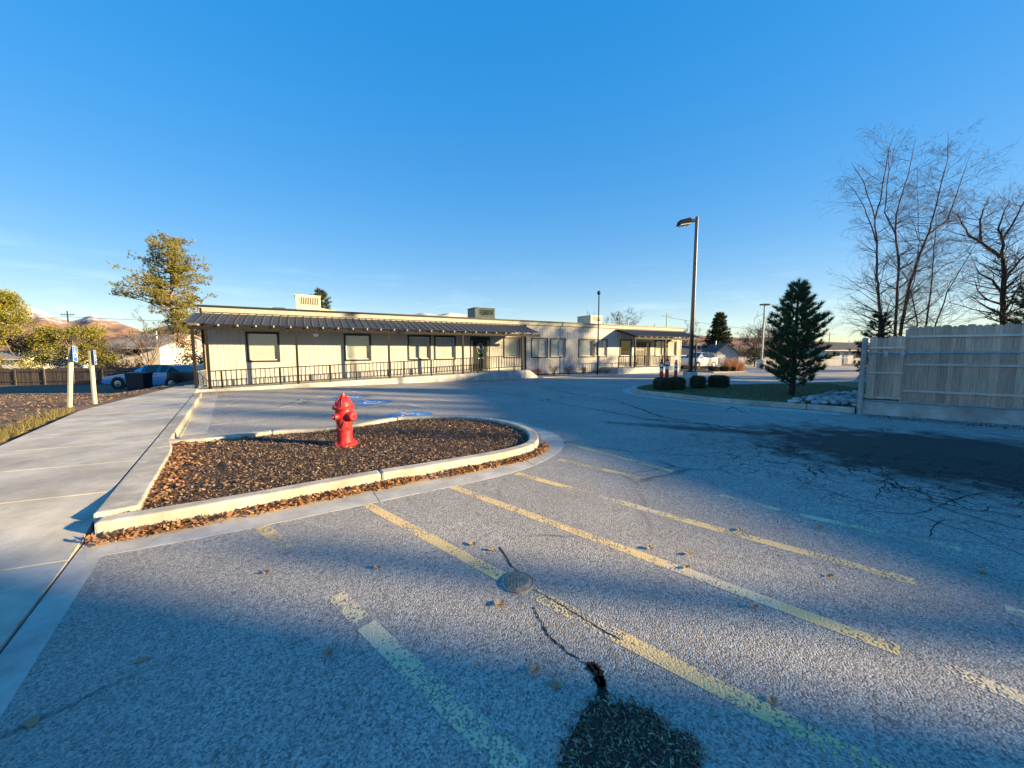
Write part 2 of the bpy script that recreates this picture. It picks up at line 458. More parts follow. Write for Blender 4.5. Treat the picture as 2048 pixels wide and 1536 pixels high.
M['pinedark'] = foliage_mat('dark_pine_needles', [(0.045, 0.08, 0.036), (0.075, 0.12, 0.05), (0.10, 0.14, 0.06), (0.055, 0.09, 0.042)], 0.6, 0.2)
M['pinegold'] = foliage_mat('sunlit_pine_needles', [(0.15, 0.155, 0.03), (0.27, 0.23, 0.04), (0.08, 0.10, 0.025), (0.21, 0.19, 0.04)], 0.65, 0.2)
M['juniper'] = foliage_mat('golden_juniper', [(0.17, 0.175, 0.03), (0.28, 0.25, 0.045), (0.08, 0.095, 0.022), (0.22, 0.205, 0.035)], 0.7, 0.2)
M['spruce'] = foliage_mat('spruce_needles', [(0.025, 0.042, 0.022), (0.045, 0.06, 0.028), (0.07, 0.075, 0.03), (0.03, 0.045, 0.024)], 0.65, 0.12)
M['hedge'] = foliage_mat('boxwood_leaves', [(0.03, 0.045, 0.012), (0.055, 0.07, 0.02), (0.08, 0.075, 0.03), (0.035, 0.05, 0.015)], 0.6, 0.15)
M['redshrub'] = foliage_mat('red_shrub_leaves', [(0.38, 0.05, 0.03), (0.26, 0.06, 0.03), (0.48, 0.12, 0.06), (0.2, 0.07, 0.04)], 0.7, 0.2)
M['brownshrub'] = foliage_mat('brown_shrub_leaves', [(0.30, 0.20, 0.11), (0.22, 0.13, 0.07), (0.38, 0.27, 0.16), (0.16, 0.12, 0.05)], 0.7, 0.2)
M['straw'] = foliage_mat('dry_grass', [(0.46, 0.22, 0.11), (0.56, 0.34, 0.18), (0.38, 0.17, 0.09)], 0.7, 0.2)
M['grass'] = foliage_mat('winter_grass', [(0.07, 0.085, 0.028), (0.13, 0.125, 0.045), (0.24, 0.19, 0.09), (0.17, 0.14, 0.06)], 0.7, 0.2)
M['rock'] = mat('river_rock', (0.40, 0.385, 0.37), 0.8, 0.15, 7.0, 0.4, 30, rand=0.45)
M['orange'] = mat('red_plastic', (0.62, 0.03, 0.025), 0.45, 0.05)
M['carblue'] = mat('pale_blue_car_paint', (0.07, 0.34, 0.66), 0.25, 0.03, spec=0.5, coat=0.6)
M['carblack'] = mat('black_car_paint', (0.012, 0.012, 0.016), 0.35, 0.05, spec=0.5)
M['carwhite'] = mat('white_car_paint', (0.46, 0.45, 0.42), 0.28, 0.03, spec=0.5, coat=0.6)
M['tyre'] = mat('tyre_rubber', (0.02, 0.02, 0.02), 0.85, 0.1)
M['rim'] = mat('wheel_rim', (0.35, 0.36, 0.37), 0.35, 0.1, metal=0.7)
M['lamp'] = mat('lamp_lens', (0.85, 0.86, 0.86), 0.25, 0.02)
M['housewhite'] = mat('house_siding', (0.68, 0.65, 0.60), 0.8, 0.06, 2.0)
M['housegrey'] = mat('grey_shed_siding', (0.30, 0.33, 0.37), 0.8, 0.08, 2.0)
M['housetan'] = mat('tan_stucco', (0.48, 0.42, 0.34), 0.85, 0.06, 2.0)
M['shingle'] = mat('grey_shingles', (0.24, 0.22, 0.20), 0.9, 0.15, 5.0)
M['shingledark'] = mat('dark_shingles', (0.06, 0.065, 0.08), 0.9, 0.15, 5.0)
M['block'] = mat('pale_block_wall', (0.62, 0.60, 0.56), 0.9, 0.08, 3.0, grime=0.3)
M['wire'] = mat('black_cable', (0.03, 0.03, 0.03), 0.6, 0.1)
M['bin'] = mat('dark_navy_plastic', (0.012, 0.014, 0.03), 0.5, 0.1)
M['stone'] = mat('tan_gravel', (0.44, 0.37, 0.28), 0.95, 0.25, 12.0, 0.8, 60)

# ------------------------------------------------------------------ ground
def spline(pts, n=6):
    P_ = [Vector((p[0], p[1], 0)) for p in pts]
    o = []
    for i in range(len(P_) - 1):
        a, b, c, d = P_[max(i - 1, 0)], P_[i], P_[i + 1], P_[min(i + 2, len(P_) - 1)]
        for k in range(n):
            t = k / n
            o.append(0.5 * ((2 * b) + (c - a) * t + (2 * a - 5 * b + 4 * c - d) * t * t + (3 * b - a - 3 * c + d) * t ** 3))
    o.append(P_[-1])
    return [(p.x, p.y) for p in o]

JP, JD = (-2.71, 1.82), (-0.605, 0.796)                  # joint between sidewalk and kerb: a straight line
def J(t): return (JP[0] + JD[0] * t, JP[1] + JD[1] * t)
def JN(t, w): return (J(t)[0] + 0.796 * w, J(t)[1] + 0.605 * w)
SWL = [(0.6, -5.1), (-2.0, -1.85), (-7.93, 5.62), (-10.66, 9.03), (-12.3, 12.15), (-14.87, 17.03), (-16.4, 19.9)]

def sm(a, b, x):
    t = min(1, max(0, (x - a) / (b - a)))
    return t * t * (3 - 2 * t)

def left_of_walk(x, y):                                  # signed distance to the left of the sidewalk's outer edge
    best = 1e9; sg = 1
    for (a, b), (c, d) in zip(SWL[:-1], SWL[1:]):
        ux, uy = c - a, d - b; l2 = ux * ux + uy * uy
        t = ((x - a) * ux + (y - b) * uy) / l2
        tt = min(1, max(0, t)) if (a, b) != SWL[0] and (c, d) != SWL[-1] else (max(0, t) if (c, d) == SWL[-1] else min(1, t))
        px_, py_ = a + ux * tt, b + uy * tt
        ds = math.hypot(x - px_, y - py_)
        if ds < best:
            best = ds; sg = 1 if ux * (y - py_) - uy * (x - px_) > 0 else -1
    return best * sg

def ground_z(x, y):
    e = left_of_walk(x, y)
    if e <= 0: return -0.03
    slope = -0.052 * max(0, min(y, 31) - 9.5) - 0.012 * max(0, min(e, 30))
    z = 0.115 + (slope - 0.03) * sm(0.0, 3.0, e)
    return z

gx = sorted(set([-14000, -6000, -2500, -1000, -400, -200, -120, -80, -60, -50, -44] + [round(-40 + 0.75 * i, 3) for i in range(66)] + [12, 16, 24, 34, 50, 80, 140, 300, 900, 2500, 6000, 14000]))
gy = sorted(set([-400, -100, -40, -20, -12, -8] + [round(-6 + 0.75 * i, 3) for i in range(60)] + [42, 46, 52, 60, 75, 100, 150, 300, 700, 1500, 3500, 8000, 16000]))
gv = [(x, y, ground_z(x, y)) for y in gy for x in gx]
nx = len(gx)
gf = [(j * nx + i, j * nx + i + 1, (j + 1) * nx + i + 1, (j + 1) * nx + i) for j in range(len(gy) - 1) for i in range(nx - 1)]
structure('ground', MB().add(gv, gf), M['dirt'], smooth=True)

asph = [JN(-8.5, 0.1), JN(14.3, 0.1), (-12.5, 14.6), (0.47, 21.54), (15.6, 30.15), (22, 40), (75, 40), (75, 17.8),
        (9.6, 17.8), (8.98, 9.48), (24.0, -1.45), (24, -10), (8, -10)]
lot = structure('parking_lot', MB().sheet(asph, 0.0), M['asphalt'])

# painted lines: thin sheets of worn paint
def stripe(a, b, w, m, z=0.0015, name='painted_line'):
    a, b = Vector((a[0], a[1], 0)), Vector((b[0], b[1], 0))
    d = (b - a).normalized(); n = Vector((-d.y, d.x, 0)) * (w / 2)
    return part(name, MB().sheet([(a - n)[:2], (b - n)[:2], (b + n)[:2], (a + n)[:2]], z), m, lot)
def ps(u1, v1, u2, v2, m, w=0.105):
    stripe(G(u1, v1), G(u2, v2), w, M[m])
ps(515, 1048, 575, 1095, 'yellow'); ps(672, 1190, 722, 1240, 'yellow_old'); ps(732, 1250, 1040, 1545, 'yellow_old', 0.11)
ps(735, 1010, 1003, 1153, 'yellow'); ps(1066, 1186, 1150, 1229, 'yellow'); ps(1150, 1229, 1230, 1270, 'yellow_old'); ps(1230, 1270, 1790, 1556, 'yellow')
ps(903, 973, 1330, 1128, 'yellow'); ps(1330, 1128, 1560, 1212, 'yellow_old'); ps(1560, 1212, 1800, 1301, 'yellow'); ps(1890, 1336, 2100, 1418, 'yellow_old')
ps(1033, 947, 1190, 990, 'yellow'); ps(1190, 990, 1330, 1030, 'yellow_old'); ps(1330, 1030, 1830, 1164, 'yellow')
ps(1117, 919, 1280, 956, 'yellow'); ps(1133, 887, 1345, 943, 'yellow', 0.10)
ps(1440, 990, 1560, 1020, 'yellow_old', 0.09); ps(1600, 1030, 1920, 1098, 'yellow_old', 0.10); ps(2010, 1216, 2100, 1245, 'yellow_old')
# accessible bays by the ramp
for q in [(425, 814, 623, 801), (422, 832, 620, 814), (416, 851, 600, 832), (682, 777, 722, 786), (600, 799, 655, 792), (747, 793, 948, 804),
          (810, 807, 860, 817), (716, 815, 812, 807), (560, 815, 668, 803), (520, 790, 600, 784), (430, 800, 560, 792)]:
    ps(*q, 'white_old', 0.10)

def access_symbol(mb, C_, e1, e2, s, z):
    # the wheelchair symbol from thin flat pieces; e1 to the right, e2 up
    def pt(a, b): return (C_[0] + (e1[0] * a + e2[0] * b) * s, C_[1] + (e1[1] * a + e2[1] * b) * s)
    def disc(a, b, r, n=14): mb.sheet([pt(a + r * math.cos(2 * math.pi * k / n), b + r * math.sin(2 * math.pi * k / n)) for k in range(n)], z)
    def bar(a, b, c, d, w):
        l = math.hypot(c - a, d - b); nx_, ny_ = -(d - b) / l * w / 2, (c - a) / l * w / 2
        mb.sheet([pt(a - nx_, b - ny_), pt(c - nx_, d - ny_), pt(c + nx_, d + ny_), pt(a + nx_, b + ny_)], z)
    disc(-0.08, 0.40, 0.075)
    bar(-0.07, 0.30, -0.03, 0.0, 0.10); bar(-0.03, 0.17, 0.17, 0.15, 0.07); bar(-0.03, 0.02, 0.19, 0.0, 0.09); bar(0.17, 0.02, 0.28, -0.27, 0.09); bar(0.26, -0.27, 0.36, -0.23, 0.07)
    n = 16
    for k in range(n):
        a0, a1 = math.radians(120 + 235 * k / n), math.radians(120 + 235 * (k + 1) / n)
        ri, ro = 0.20, 0.275
        mb.sheet([pt(-0.03 + ri * math.cos(a0), -0.12 + ri * math.sin(a0)), pt(-0.03 + ro * math.cos(a0), -0.12 + ro * math.sin(a0)),
                  pt(-0.03 + ro * math.cos(a1), -0.12 + ro * math.sin(a1)), pt(-0.03 + ri * math.cos(a1), -0.12 + ri * math.sin(a1))], z)

for (u, v, r) in [(744, 804, 0.66), (820, 829, 0.58), (703, 794, 0.64)]:
    c = G(u, v)
    n = 26
    e1, e2 = (0.80, 0.60), (-0.60, 0.80)
    bay = part('blue_bay_patch', MB().sheet([(c.x + r * math.cos(2 * math.pi * k / n) * 0.96, c.y + r * math.sin(2 * math.pi * k / n)) for k in range(n)], 0.0018), M['blue_paint'], lot)
    mb = MB(); access_symbol(mb, (c.x, c.y), e1, e2, r * 1.45, 0.0036)
    part('wheelchair_symbol', mb, M['white_paint'], bay)

# open cracks: ragged dark ribbons
def crack(pix, w, jit=0.03, name='crack', step=0.09):
    P_ = []
    for (a, b) in zip(pix[:-1], pix[1:]):
        A, B = G(*a), G(*b)
        n = max(2, int((B - A).length / step))
        for k in range(n):
            p = A.lerp(B, k / n)
            P_.append((p.x + R.uniform(-jit, jit), p.y + R.uniform(-jit, jit)))
    e = G(*pix[-1]); P_.append((e.x, e.y))
    Lf, Rt = [], []
    for i, p in enumerate(P_):
        a, b = P_[max(i - 1, 0)], P_[min(i + 1, len(P_) - 1)]
        d = Vector((b[0] - a[0], b[1] - a[1])); d = d.normalized() if d.length > 0 else Vector((1, 0))
        ww = w * R.uniform(0.25, 1.0) / 2
        Lf.append((p[0] - d.y * ww, p[1] + d.x * ww, 0.0025)); Rt.append((p[0] + d.y * ww, p[1] - d.x * ww, 0.0025))
    n = len(P_)
    part(name, MB().add(Lf + Rt, [(i, n + i, n + i + 1, i + 1) for i in range(n - 1)]), M['crack'], lot)
crack([(1066, 1215), (1100, 1275), (1135, 1305), (1180, 1335), (1205, 1380)], 0.016, 0.006, step=0.018)
crack([(1176, 1328), (1196, 1350), (1208, 1400)], 0.065, 0.007, step=0.010)
crack([(1188, 1330), (1200, 1345), (1206, 1375)], 0.05, 0.007, step=0.010)
crack([(1070, 1180), (1130, 1215), (1180, 1245), (1240, 1280)], 0.011, 0.005, step=0.02)
crack([(1000, 1095), (1020, 1130), (1040, 1150)], 0.014, 0.008)
crack([(1040, 796), (1110, 806), (1200, 820), (1290, 838), (1380, 852)], 0.06, 0.05)
crack([(1085, 776), (1150, 788), (1230, 800), (1330, 836), (1440, 852), (1520, 858)], 0.08, 0.05)
crack([(900, 770), (1000, 786), (1085, 797)], 0.06, 0.05)
crack([(1290, 838), (1400, 848), (1500, 866), (1640, 872)], 0.09, 0.06)
crack([(1180, 893), (1280, 905), (1400, 890), (1470, 882)], 0.018, 0.03)
crack([(1300, 905), (1380, 912), (1440, 905), (1560, 930)], 0.018, 0.03)
crack([(1430, 915), (1560, 945), (1660, 985), (1800, 1020), (1940, 1065), (2080, 1125)], 0.012, 0.025)
crack([(1500, 818), (1590, 848), (1640, 838)], 0.03, 0.03)
crack([(1860, 1075), (1870, 1050), (1890, 1040)], 0.015, 0.01)
crack([(1700, 960), (1780, 965), (1840, 1000), (1960, 1020), (2060, 1035)], 0.014, 0.03)
crack([(1740, 1020), (1830, 1030), (1900, 1000), (1990, 985)], 0.014, 0.03)
crack([(1760, 925), (1770, 960), (1755, 1000)], 0.012, 0.02)

# chips and leaves lying flat: many small tilted quads
def scatter_quads(pts, lmin, lmax, wmin, wmax, tilt, rng, curl=0.0):
    pts = np.asarray(pts); n = len(pts)
    a = rng.uniform(0, 2 * np.pi, n)
    d = np.stack([np.cos(a), np.sin(a), rng.normal(0, tilt, n)], 1); d = unit(d)
    s = np.stack([-np.sin(a), np.cos(a), rng.normal(0, tilt, n)], 1); s = unit(s)
    l = rng.uniform(lmin, lmax, n)[:, None] / 2; w = rng.uniform(wmin, wmax, n)[:, None] / 2
    up = np.cross(d, s); up = up * np.sign(up[:, 2:3] + 1e-9)
    c = up * (curl * rng.uniform(-0.3, 1.0, n)[:, None]) * l
    V = np.stack([pts - d * l + c, pts - s * w * 0.9, pts + d * l + c, pts + s * w], 1).reshape(-1, 3)
    i = np.arange(n)[:, None] * 4
    Fq = np.concatenate([np.concatenate([i, i + 1, i + 3], 1), np.concatenate([i + 1, i + 2, i + 3], 1)], 0)
    return V, Fq

def in_poly(x, y, poly):
    c = np.zeros(len(x), bool); j = len(poly) - 1
    for i in range(len(poly)):
        xi, yi = poly[i]; xj, yj = poly[j]
        k = ((yi > y) != (yj > y)) & (x < (xj - xi) * (y - yi) / (yj - yi + 1e-12) + xi)
        c ^= k; j = i
    return c

def fill(poly, n, rng):
    xs = [p[0] for p in poly]; ys = [p[1] for p in poly]
    o = np.zeros((0, 2))
    while len(o) < n:
        q = np.stack([rng.uniform(min(xs), max(xs), n * 2), rng.uniform(min(ys), max(ys), n * 2)], 1)
        o = np.concatenate([o, q[in_poly(q[:, 0], q[:, 1], poly)]])
    return o[:n]

# pothole filled with dirt and chips, bottom of the picture
pot = spline([(1122, 1545), (1140, 1475), (1190, 1402), (1240, 1412), (1290, 1418), (1350, 1470), (1392, 1500), (1400, 1560)], 4)
potw = [tuple(G(u, v + R.uniform(-7, 7))[:2]) for u, v in pot] + [tuple(G(1340, 1640)[:2]), tuple(G(1160, 1640)[:2])]
patch = structure('pothole_dirt', MB().sheet(potw, 0.003), M['soil'])
q = fill(potw, 1700, NR)
e_ = np.array(potw)[NR.integers(0, len(potw) - 2, 420)] + NR.normal(0, 0.022, (420, 2))
q = np.concatenate([q, e_])
q = np.concatenate([q, NR.uniform(0.004, 0.009, (len(q), 1))], 1)
V, Fq = scatter_quads(q, 0.006, 0.040, 0.003, 0.011, 0.18, NR, 0.2)
ch = part('mulch_chips', np_mesh('mulch_chips', V, Fq), M['debris'], patch, kind='stuff')

# ------------------------------------------------------------------ sidewalk, kerbs and gutters
def isect(p, d, a, b):
    ex, ey = b[0] - a[0], b[1] - a[1]
    den = d[0] * ey - d[1] * ex
    if abs(den) < 1e-9: return None
    s = ((a[0] - p[0]) * ey - (a[1] - p[1]) * ex) / den
    t = ((a[0] - p[0]) * d[1] - (a[1] - p[1]) * d[0]) / den
    return (p[0] + d[0] * s, p[1] + d[1] * s) if s > 0 and -1e-6 <= t <= 1.000001 else None
def walk_left(t):
    best = None
    for a, b in zip(SWL[:-1], SWL[1:]):
        h = isect(J(t), (-0.93, -0.37), a, b)
        if h: best = h
    return best
def walk_z(t): return 0.012 + 0.133 * sm(1.0, 2.75, t)
walk = structure('sidewalk', MB().sheet([JN(-7, -0.02), JN(16.4, -0.02), SWL[-2], SWL[-3], SWL[-4], SWL[-5], SWL[-6], (-1.0, -3.0)], -0.012), M['gutter'])
t0 = -5.65
ts = [t0 + 1.35 * k for k in range(18)]
for a, b in zip(ts[:-1], ts[1:]):
    ga = a + 0.009; gb = b - 0.009
    tt = [ga + (gb - ga) * k / 4 for k in range(5)]
    lf = [walk_left(k) for k in tt]
    if any(p is None for p in lf): continue
    mb = MB()
    zz = [walk_z(k) for k in tt]
    if b < 1.2: zz = [0.012] * 5
    for i in range(4):
        z0, z1 = zz[i], zz[i + 1]
        p0, p1 = JN(tt[i], -0.012), JN(tt[i + 1], -0.012)
        bot = [(*p0, -0.1), (*p1, -0.1), (*lf[i + 1], -0.1), (*lf[i], -0.1)]
        top = [(*p0, z0), (*p1, z1), (*lf[i + 1], z1 - 0.01), (*lf[i], z0 - 0.01)]
        mb.hexa(bot, top)
    part('sidewalk_slab', mb, M['concrete'], walk)
# landing beside the ramp
part('sidewalk_slab', MB().prism([J(14.36), (-12.9, 15.0), (-14.2, 17.6), (-14.0, 15.7)], -0.1, 0.138), M['concrete'], walk)

def ribbon(outer, inner, z0, z1, name, m, parent, seg=2.6, gap=0.008, bevel=0.02, zf=None):
    n = len(outer); acc = 0; start = 0
    for i in range(1, n):
        acc += (Vector(outer[i]) - Vector(outer[i - 1])).length
        if acc >= seg or i == n - 1:
            o_, i_ = [Vector(p) for p in outer[start:i + 1]], [Vector(p) for p in inner[start:i + 1]]
            for r in (o_, i_):
                e = (r[-1] - r[-2]); r[-1] = r[-1] - e.normalized() * gap
            mb = MB(); k = len(o_)
            zt = [zf(p) if zf else z1 for p in o_]
            mb.v = [(p.x, p.y, z0) for p in o_] + [(p.x, p.y, z0) for p in i_] + [(p.x, p.y, z) for p, z in zip(o_, zt)] + [(p.x, p.y, z) for p, z in zip(i_, zt)]
            for a in range(k - 1):
                mb.f += [(a, a + 1, k + a + 1, k + a)[::-1], (2 * k + a, 2 * k + a + 1, 3 * k + a + 1, 3 * k + a), (a, a + 1, 2 * k + a + 1, 2 * k + a), (k + a + 1, k + a, 3 * k + a, 3 * k + a + 1)]
            mb.f += [(0, 2 * k, 3 * k, k), (k - 1, 2 * k - 1, 4 * k - 1, 3 * k - 1)]
            part(name, mb, m, parent, bevel=bevel)
            start = i; acc = 0

def offset(pl_, w):
    o = []
    for i, p in enumerate(pl_):
        a, b = Vector(pl_[max(i - 1, 0)]), Vector(pl_[min(i + 1, len(pl_) - 1)])
        d = (b - a).normalized()
        o.append((p[0] - d.y * w, p[1] + d.x * w))
    return o

# long straight kerb beside the sidewalk
kerb = structure('sidewalk_kerb', MB().prism([JN(1.75, 0.02), JN(13.5, 0.02), JN(13.5, 0.20), JN(1.75, 0.28)], -0.08, 0.02), M['kerb'])
tk = [1.72 + 0.4 * k for k in range(31)]
def kw(t): return 0.30 - 0.10 * sm(4.2, 5.2, t)
ribbon([JN(t, kw(t)) for t in tk], [J(t) for t in tk], 0.0, 0.152, 'kerb_segment', M['kerb'], kerb, 2.8)
# the flush gutter strip towards the camera
gut = structure('gutter_strip', MB().prism([JN(-8, 0.01), JN(1.15, 0.01), JN(1.15, 0.16), JN(-8, 0.16)], -0.08, -0.002), M['gutter'])
tg = [-8 + 0.35 * k for k in range(29)]
ribbon([JN(t, 0.17) for t in tg], [JN(t, 0.004) for t in tg], -0.05, 0.0012, 'gutter_segment', M['gutter'], gut, 3.0, bevel=0)
# gutter beyond the island
tf = [6.2 + 0.5 * k for k in range(17)]
ribbon([JN(t, 0.62) for t in tf], [JN(t, 0.21) for t in tf], -0.05, 0.0020, 'gutter_segment', M['concrete'], gut, 2.5, bevel=0)

# island with hydrant
ISO = [(185, 1047), (460, 1001), (735, 951), (870, 929), (1000, 906), (1065, 889), (1077, 872), (1059, 854), (1001, 838), (913, 830), (825, 831), (778, 834.7), (671, 851), (560, 858), (466, 868), (402, 874), (330, 878)]
iso = [tuple(G(u, v, 0.15)[:2]) for u, v in ISO]
iso_s = spline(iso, 6)
iin = offset(iso_s, 0.17)
isl = structure('island_kerb', MB().prism([iin[k] for k in range(0, len(iin), 3)], -0.05, 0.06), M['soil'])
ribbon(iso_s, iin, 0.0, 0.15, 'kerb_segment', M['kerb'], isl, 2.35, bevel=0.025)
gi_o = spline([tuple(G(u, v)[:2]) for u, v in [(170, 1118), (365, 1083), (560, 1045), (760, 1003), (1000, 952), (1090, 921), (1127, 893), (1118, 872), (1080, 857), (1030, 842)]], 6)
gi_i = spline([tuple(G(u, v)[:2]) for u, v in [(170, 1079), (330, 1050), (535, 1008), (740, 972), (985, 923), (1050, 907), (1080, 885), (1078, 870), (1055, 856), (1020, 843)]], 6)
ribbon(gi_o, gi_i, -0.05, 0.0020, 'gutter_segment', M['gutter'], isl, 2.0, 0.012, bevel=0)
mul_poly = [p for p in offset(iso_s, 0.16)]
mulch_bed = structure('mulch_bed', MB().sheet(mul_poly, 0.085), M['soil'])
q = fill(mul_poly, 42000, NR)
hz = 0.088 + 0.03 * np.sin(q[:, 0] * 2.3 + 1) * np.cos(q[:, 1] * 2.9) * 0.5 + NR.uniform(0, 0.022, len(q))
V, Fq = scatter_quads(np.concatenate([q, hz[:, None]], 1), 0.014, 0.06, 0.006, 0.018, 0.42, NR, 0.15)
part('mulch_chips', np_mesh('mulch_chips', V, Fq), M['mulch'], mulch_bed, kind='stuff')
q = fill(mul_poly, 9000, NR)
nz = np.sin(q[:, 0] * 3.7 + 1.3 * np.sin(q[:, 1] * 2.1)) * np.cos(q[:, 1] * 4.3 + 1.7 * np.sin(q[:, 0] * 1.3))
q = q[(nz + NR.normal(0, .35, len(q))) > 0.75]
V, Fq = scatter_quads(np.concatenate([q, NR.uniform(.105, .13, (len(q), 1))], 1), 0.03, 0.06, 0.018, 0.035, 0.35, NR, 0.4)
part('leaf_scraps', np_mesh('leaf_scraps', V, Fq), M['litter'], mulch_bed, kind='stuff')
# dry leaves: drifted along the kerb face, and in the near corner of the bed
def drift(pl_, w0, w1, n, z, s0=0.0, s1=1.0, zz=0.03):
    pl_ = np.array(pl_); seg = np.linalg.norm(np.diff(pl_, axis=0), axis=1); cum = np.concatenate([[0], np.cumsum(seg)])
    s = NR.uniform(s0, s1, n) * cum[-1]
    k = np.clip(np.searchsorted(cum, s) - 1, 0, len(seg) - 1); t = (s - cum[k]) / seg[k]
    p = pl_[k] + (pl_[k + 1] - pl_[k]) * t[:, None]
    d = unit(pl_[k + 1] - pl_[k]); nrm = np.stack([-d[:, 1], d[:, 0]], 1)
    wv = (w0 + (w1 - w0) * NR.beta(1.3, 1.6, n))
    h = z + zz * (1 - np.abs((wv - w0) / (w1 - w0) - 0.3)) * NR.uniform(0, 1, n)
    return np.concatenate([p + nrm * wv[:, None], h[:, None]], 1)
near = iso_s[:36]
lv = drift(near, -0.17, 0.0, 4200, 0.014, 0.0, 1.0, 0.075)
lv = lv[(np.sin(lv[:, 0] * 5.1) * np.sin(lv[:, 0] * 2.3 + 1) + NR.normal(0, .5, len(lv))) > -0.55]
V, Fq = scatter_quads(lv, 0.022, 0.085, 0.014, 0.046, 0.5, NR, 0.5)
tag(part('leaf_drift', np_mesh('leaf_drift', V, Fq), M['leaf']), 'drift of dry orange leaves lying along the island kerb', 'leaves', None, 'stuff')
cA = np.array(J(1.9)); cB = np.array(J(5.2))
lc = []
while len(lc) < 900:
    k = NR.uniform(0, 1); p = cA + (cB - cA) * k + np.array([0.796, 0.605]) * (0.30 + abs(NR.normal(0, 0.16)))
    if in_poly(np.array([p[0]]), np.array([p[1]]), mul_poly)[0]: lc.append((p[0], p[1], NR.uniform(0.10, 0.135)))
V, Fq = scatter_quads(np.array(lc), 0.03, 0.07, 0.018, 0.04, 0.4, NR, 0.4)
tag(part('leaf_drift', np_mesh('leaf_drift_bed', V, Fq), M['leaf']), 'dry leaves gathered on the mulch beside the sidewalk', 'leaves', None, 'stuff')

q = np.stack([NR.normal(0, .38, 150), NR.normal(0, .12, 150)], 1)
c_ = G(425, 787); q = np.stack([c_.x + q[:, 0] * .87 - q[:, 1] * .5, c_.y + q[:, 0] * .5 + q[:, 1] * .87, NR.uniform(.012, .04, 150)], 1)
V, Fq = scatter_quads(q, 0.03, 0.08, 0.02, 0.045, 0.4, NR, 0.4)
tag(part('leaf_drift', np_mesh('leaf_drift_ramp', V, Fq), M['leaf']), 'few dry leaves gathered at the low end of the ramp', 'leaves', None, 'stuff')
q = drift([tuple((Vector((8.9, 9.3, 0)) + Vector((0.809, -0.587, 0)) * k)[:2]) for k in range(0, 9)], -0.75, -0.02, 1500, 0.006, 0, 1, 0.02)
V, Fq = scatter_quads(q, 0.02, 0.07, 0.012, 0.035, 0.4, NR, 0.4)
tag(part('leaf_drift', np_mesh('leaf_drift_fence', V, Fq), M['mulch']), 'dark leaf and twig debris along the foot of the concrete wall', 'leaves', None, 'stuff')
# single leaves lying about on the asphalt
LEAVES = [(532, 1145), (655, 1305), (1070, 1340), (1112, 1370), (945, 1088), (1000, 1208), (1300, 1096), (1373, 1135), (1508, 1213), (1545, 1400), (1965, 1145), (1660, 1152), (755, 1135), (285, 1320), (65, 1445), (1378, 1108), (985, 1100), (1480, 1060), (1900, 1040), (1640, 1054)]
for i, (u, v) in enumerate(LEAVES):
    p = G(u, v, 0.006)
    mb = MB(); l = R.uniform(0.022, 0.034); w = l * R.uniform(0.5, 0.8); n = 10
    rim = [(l * math.cos(2 * math.pi * k / n) * (1 + 0.22 * (k % 2)), w * math.sin(2 * math.pi * k / n) * (1 + 0.25 * ((k + 1) % 2)), R.uniform(0.001, 0.014)) for k in range(n)]
    mb.add([(0, 0, 0.0)] + rim, [(0, 1 + k, 1 + (k + 1) % n) for k in range(n)])
    o = part('fallen_leaf', mb, M['leaf'], loc=tuple(p)); o.rotation_euler = (0, 0, R.uniform(0, 6.3))
    tag(o, 'single dry brown leaf lying on the open asphalt', 'leaf', 'leaves scattered on the asphalt')

# small round utility cover in the asphalt
p = G(1036, 1165)
t = thing('utility_cover', 'small round cast iron cover set in asphalt across a yellow line', 'manhole cover', (p.x, p.y, 0.0))
ring = []
part('rim', MB().lathe([(0.118, 0.0), (0.118, 0.008), (0.104, 0.011), (0.100, 0.006)], 32), M['iron'], t, smooth='auto')
lid = part('lid', MB().lathe([(0.098, 0.0), (0.098, 0.010), (0.090, 0.013)], 32), M['iron'], t, smooth='auto')
mb = MB()
for k in range(-3, 4):
    hw = math.sqrt(max(0.0, 0.082 ** 2 - (k * 0.022) ** 2))
    for j in range(-3, 4):
        if abs(j * 0.022) < hw - 0.008: mb.box(j * 0.022 - 0.007, j * 0.022 + 0.007, k * 0.022 - 0.007, k * 0.022 + 0.007, 0.012, 0.0165)
part('tread_studs', mb, M['iron'], lid)

# right-hand island: kerb, lawn, rocks
rk = spline([tuple(G(u, v, 0.15)[:2]) for u, v in [(1330, 765), (1290, 768), (1266, 773), (1272, 779), (1300, 783), (1340, 786.5), (1418, 795), (1496, 801), (1590, 807), (1711, 816)]], 5)
rki = offset(rk, 0.16)
rg = structure('lawn_kerb', MB().prism([tuple(Vector(p) + Vector((0.3, 0.25))) for p in rk[:20:4]] + [(5.6, 15.2)], -0.05, 0.03), M['soil'])
ribbon(rk, rki, 0.0, 0.15, 'kerb_segment', M['kerb'], rg, 2.2, bevel=0.025)
rgo = spline([tuple(G(u, v)[:2]) for u, v in [(1275, 773), (1252, 777), (1244, 782), (1262, 789), (1304, 795), (1372, 803), (1450, 811), (1504, 816), (1590, 823), (1676, 830)]], 5)
rgi = spline([tuple(G(u, v)[:2]) for u, v in [(1300, 773), (1272, 777), (1264, 781), (1280, 787), (1312, 792.5), (1380, 800.5), (1456, 808), (1512, 812), (1600, 819), (1690, 827)]], 5)
ribbon(rgo, rgi, -0.05, 0.0020, 'gutter_segment', M['gutter'], rg, 2.4, bevel=0)
FD = Vector((0.809, -0.587, 0)); F0 = Vector((8.96, 9.48, 0))
lawn_poly = [p for p in rki] + [(9.05, 9.55)] + [(24.4, -1.6), (44, 20), (44, 30), (27, 27.5), (17.6, 18.0), (9.4, 16.3), (7.2, 16.9)]
lawn = structure('lawn', MB().sheet(lawn_poly, 0.11), M['lawn'])
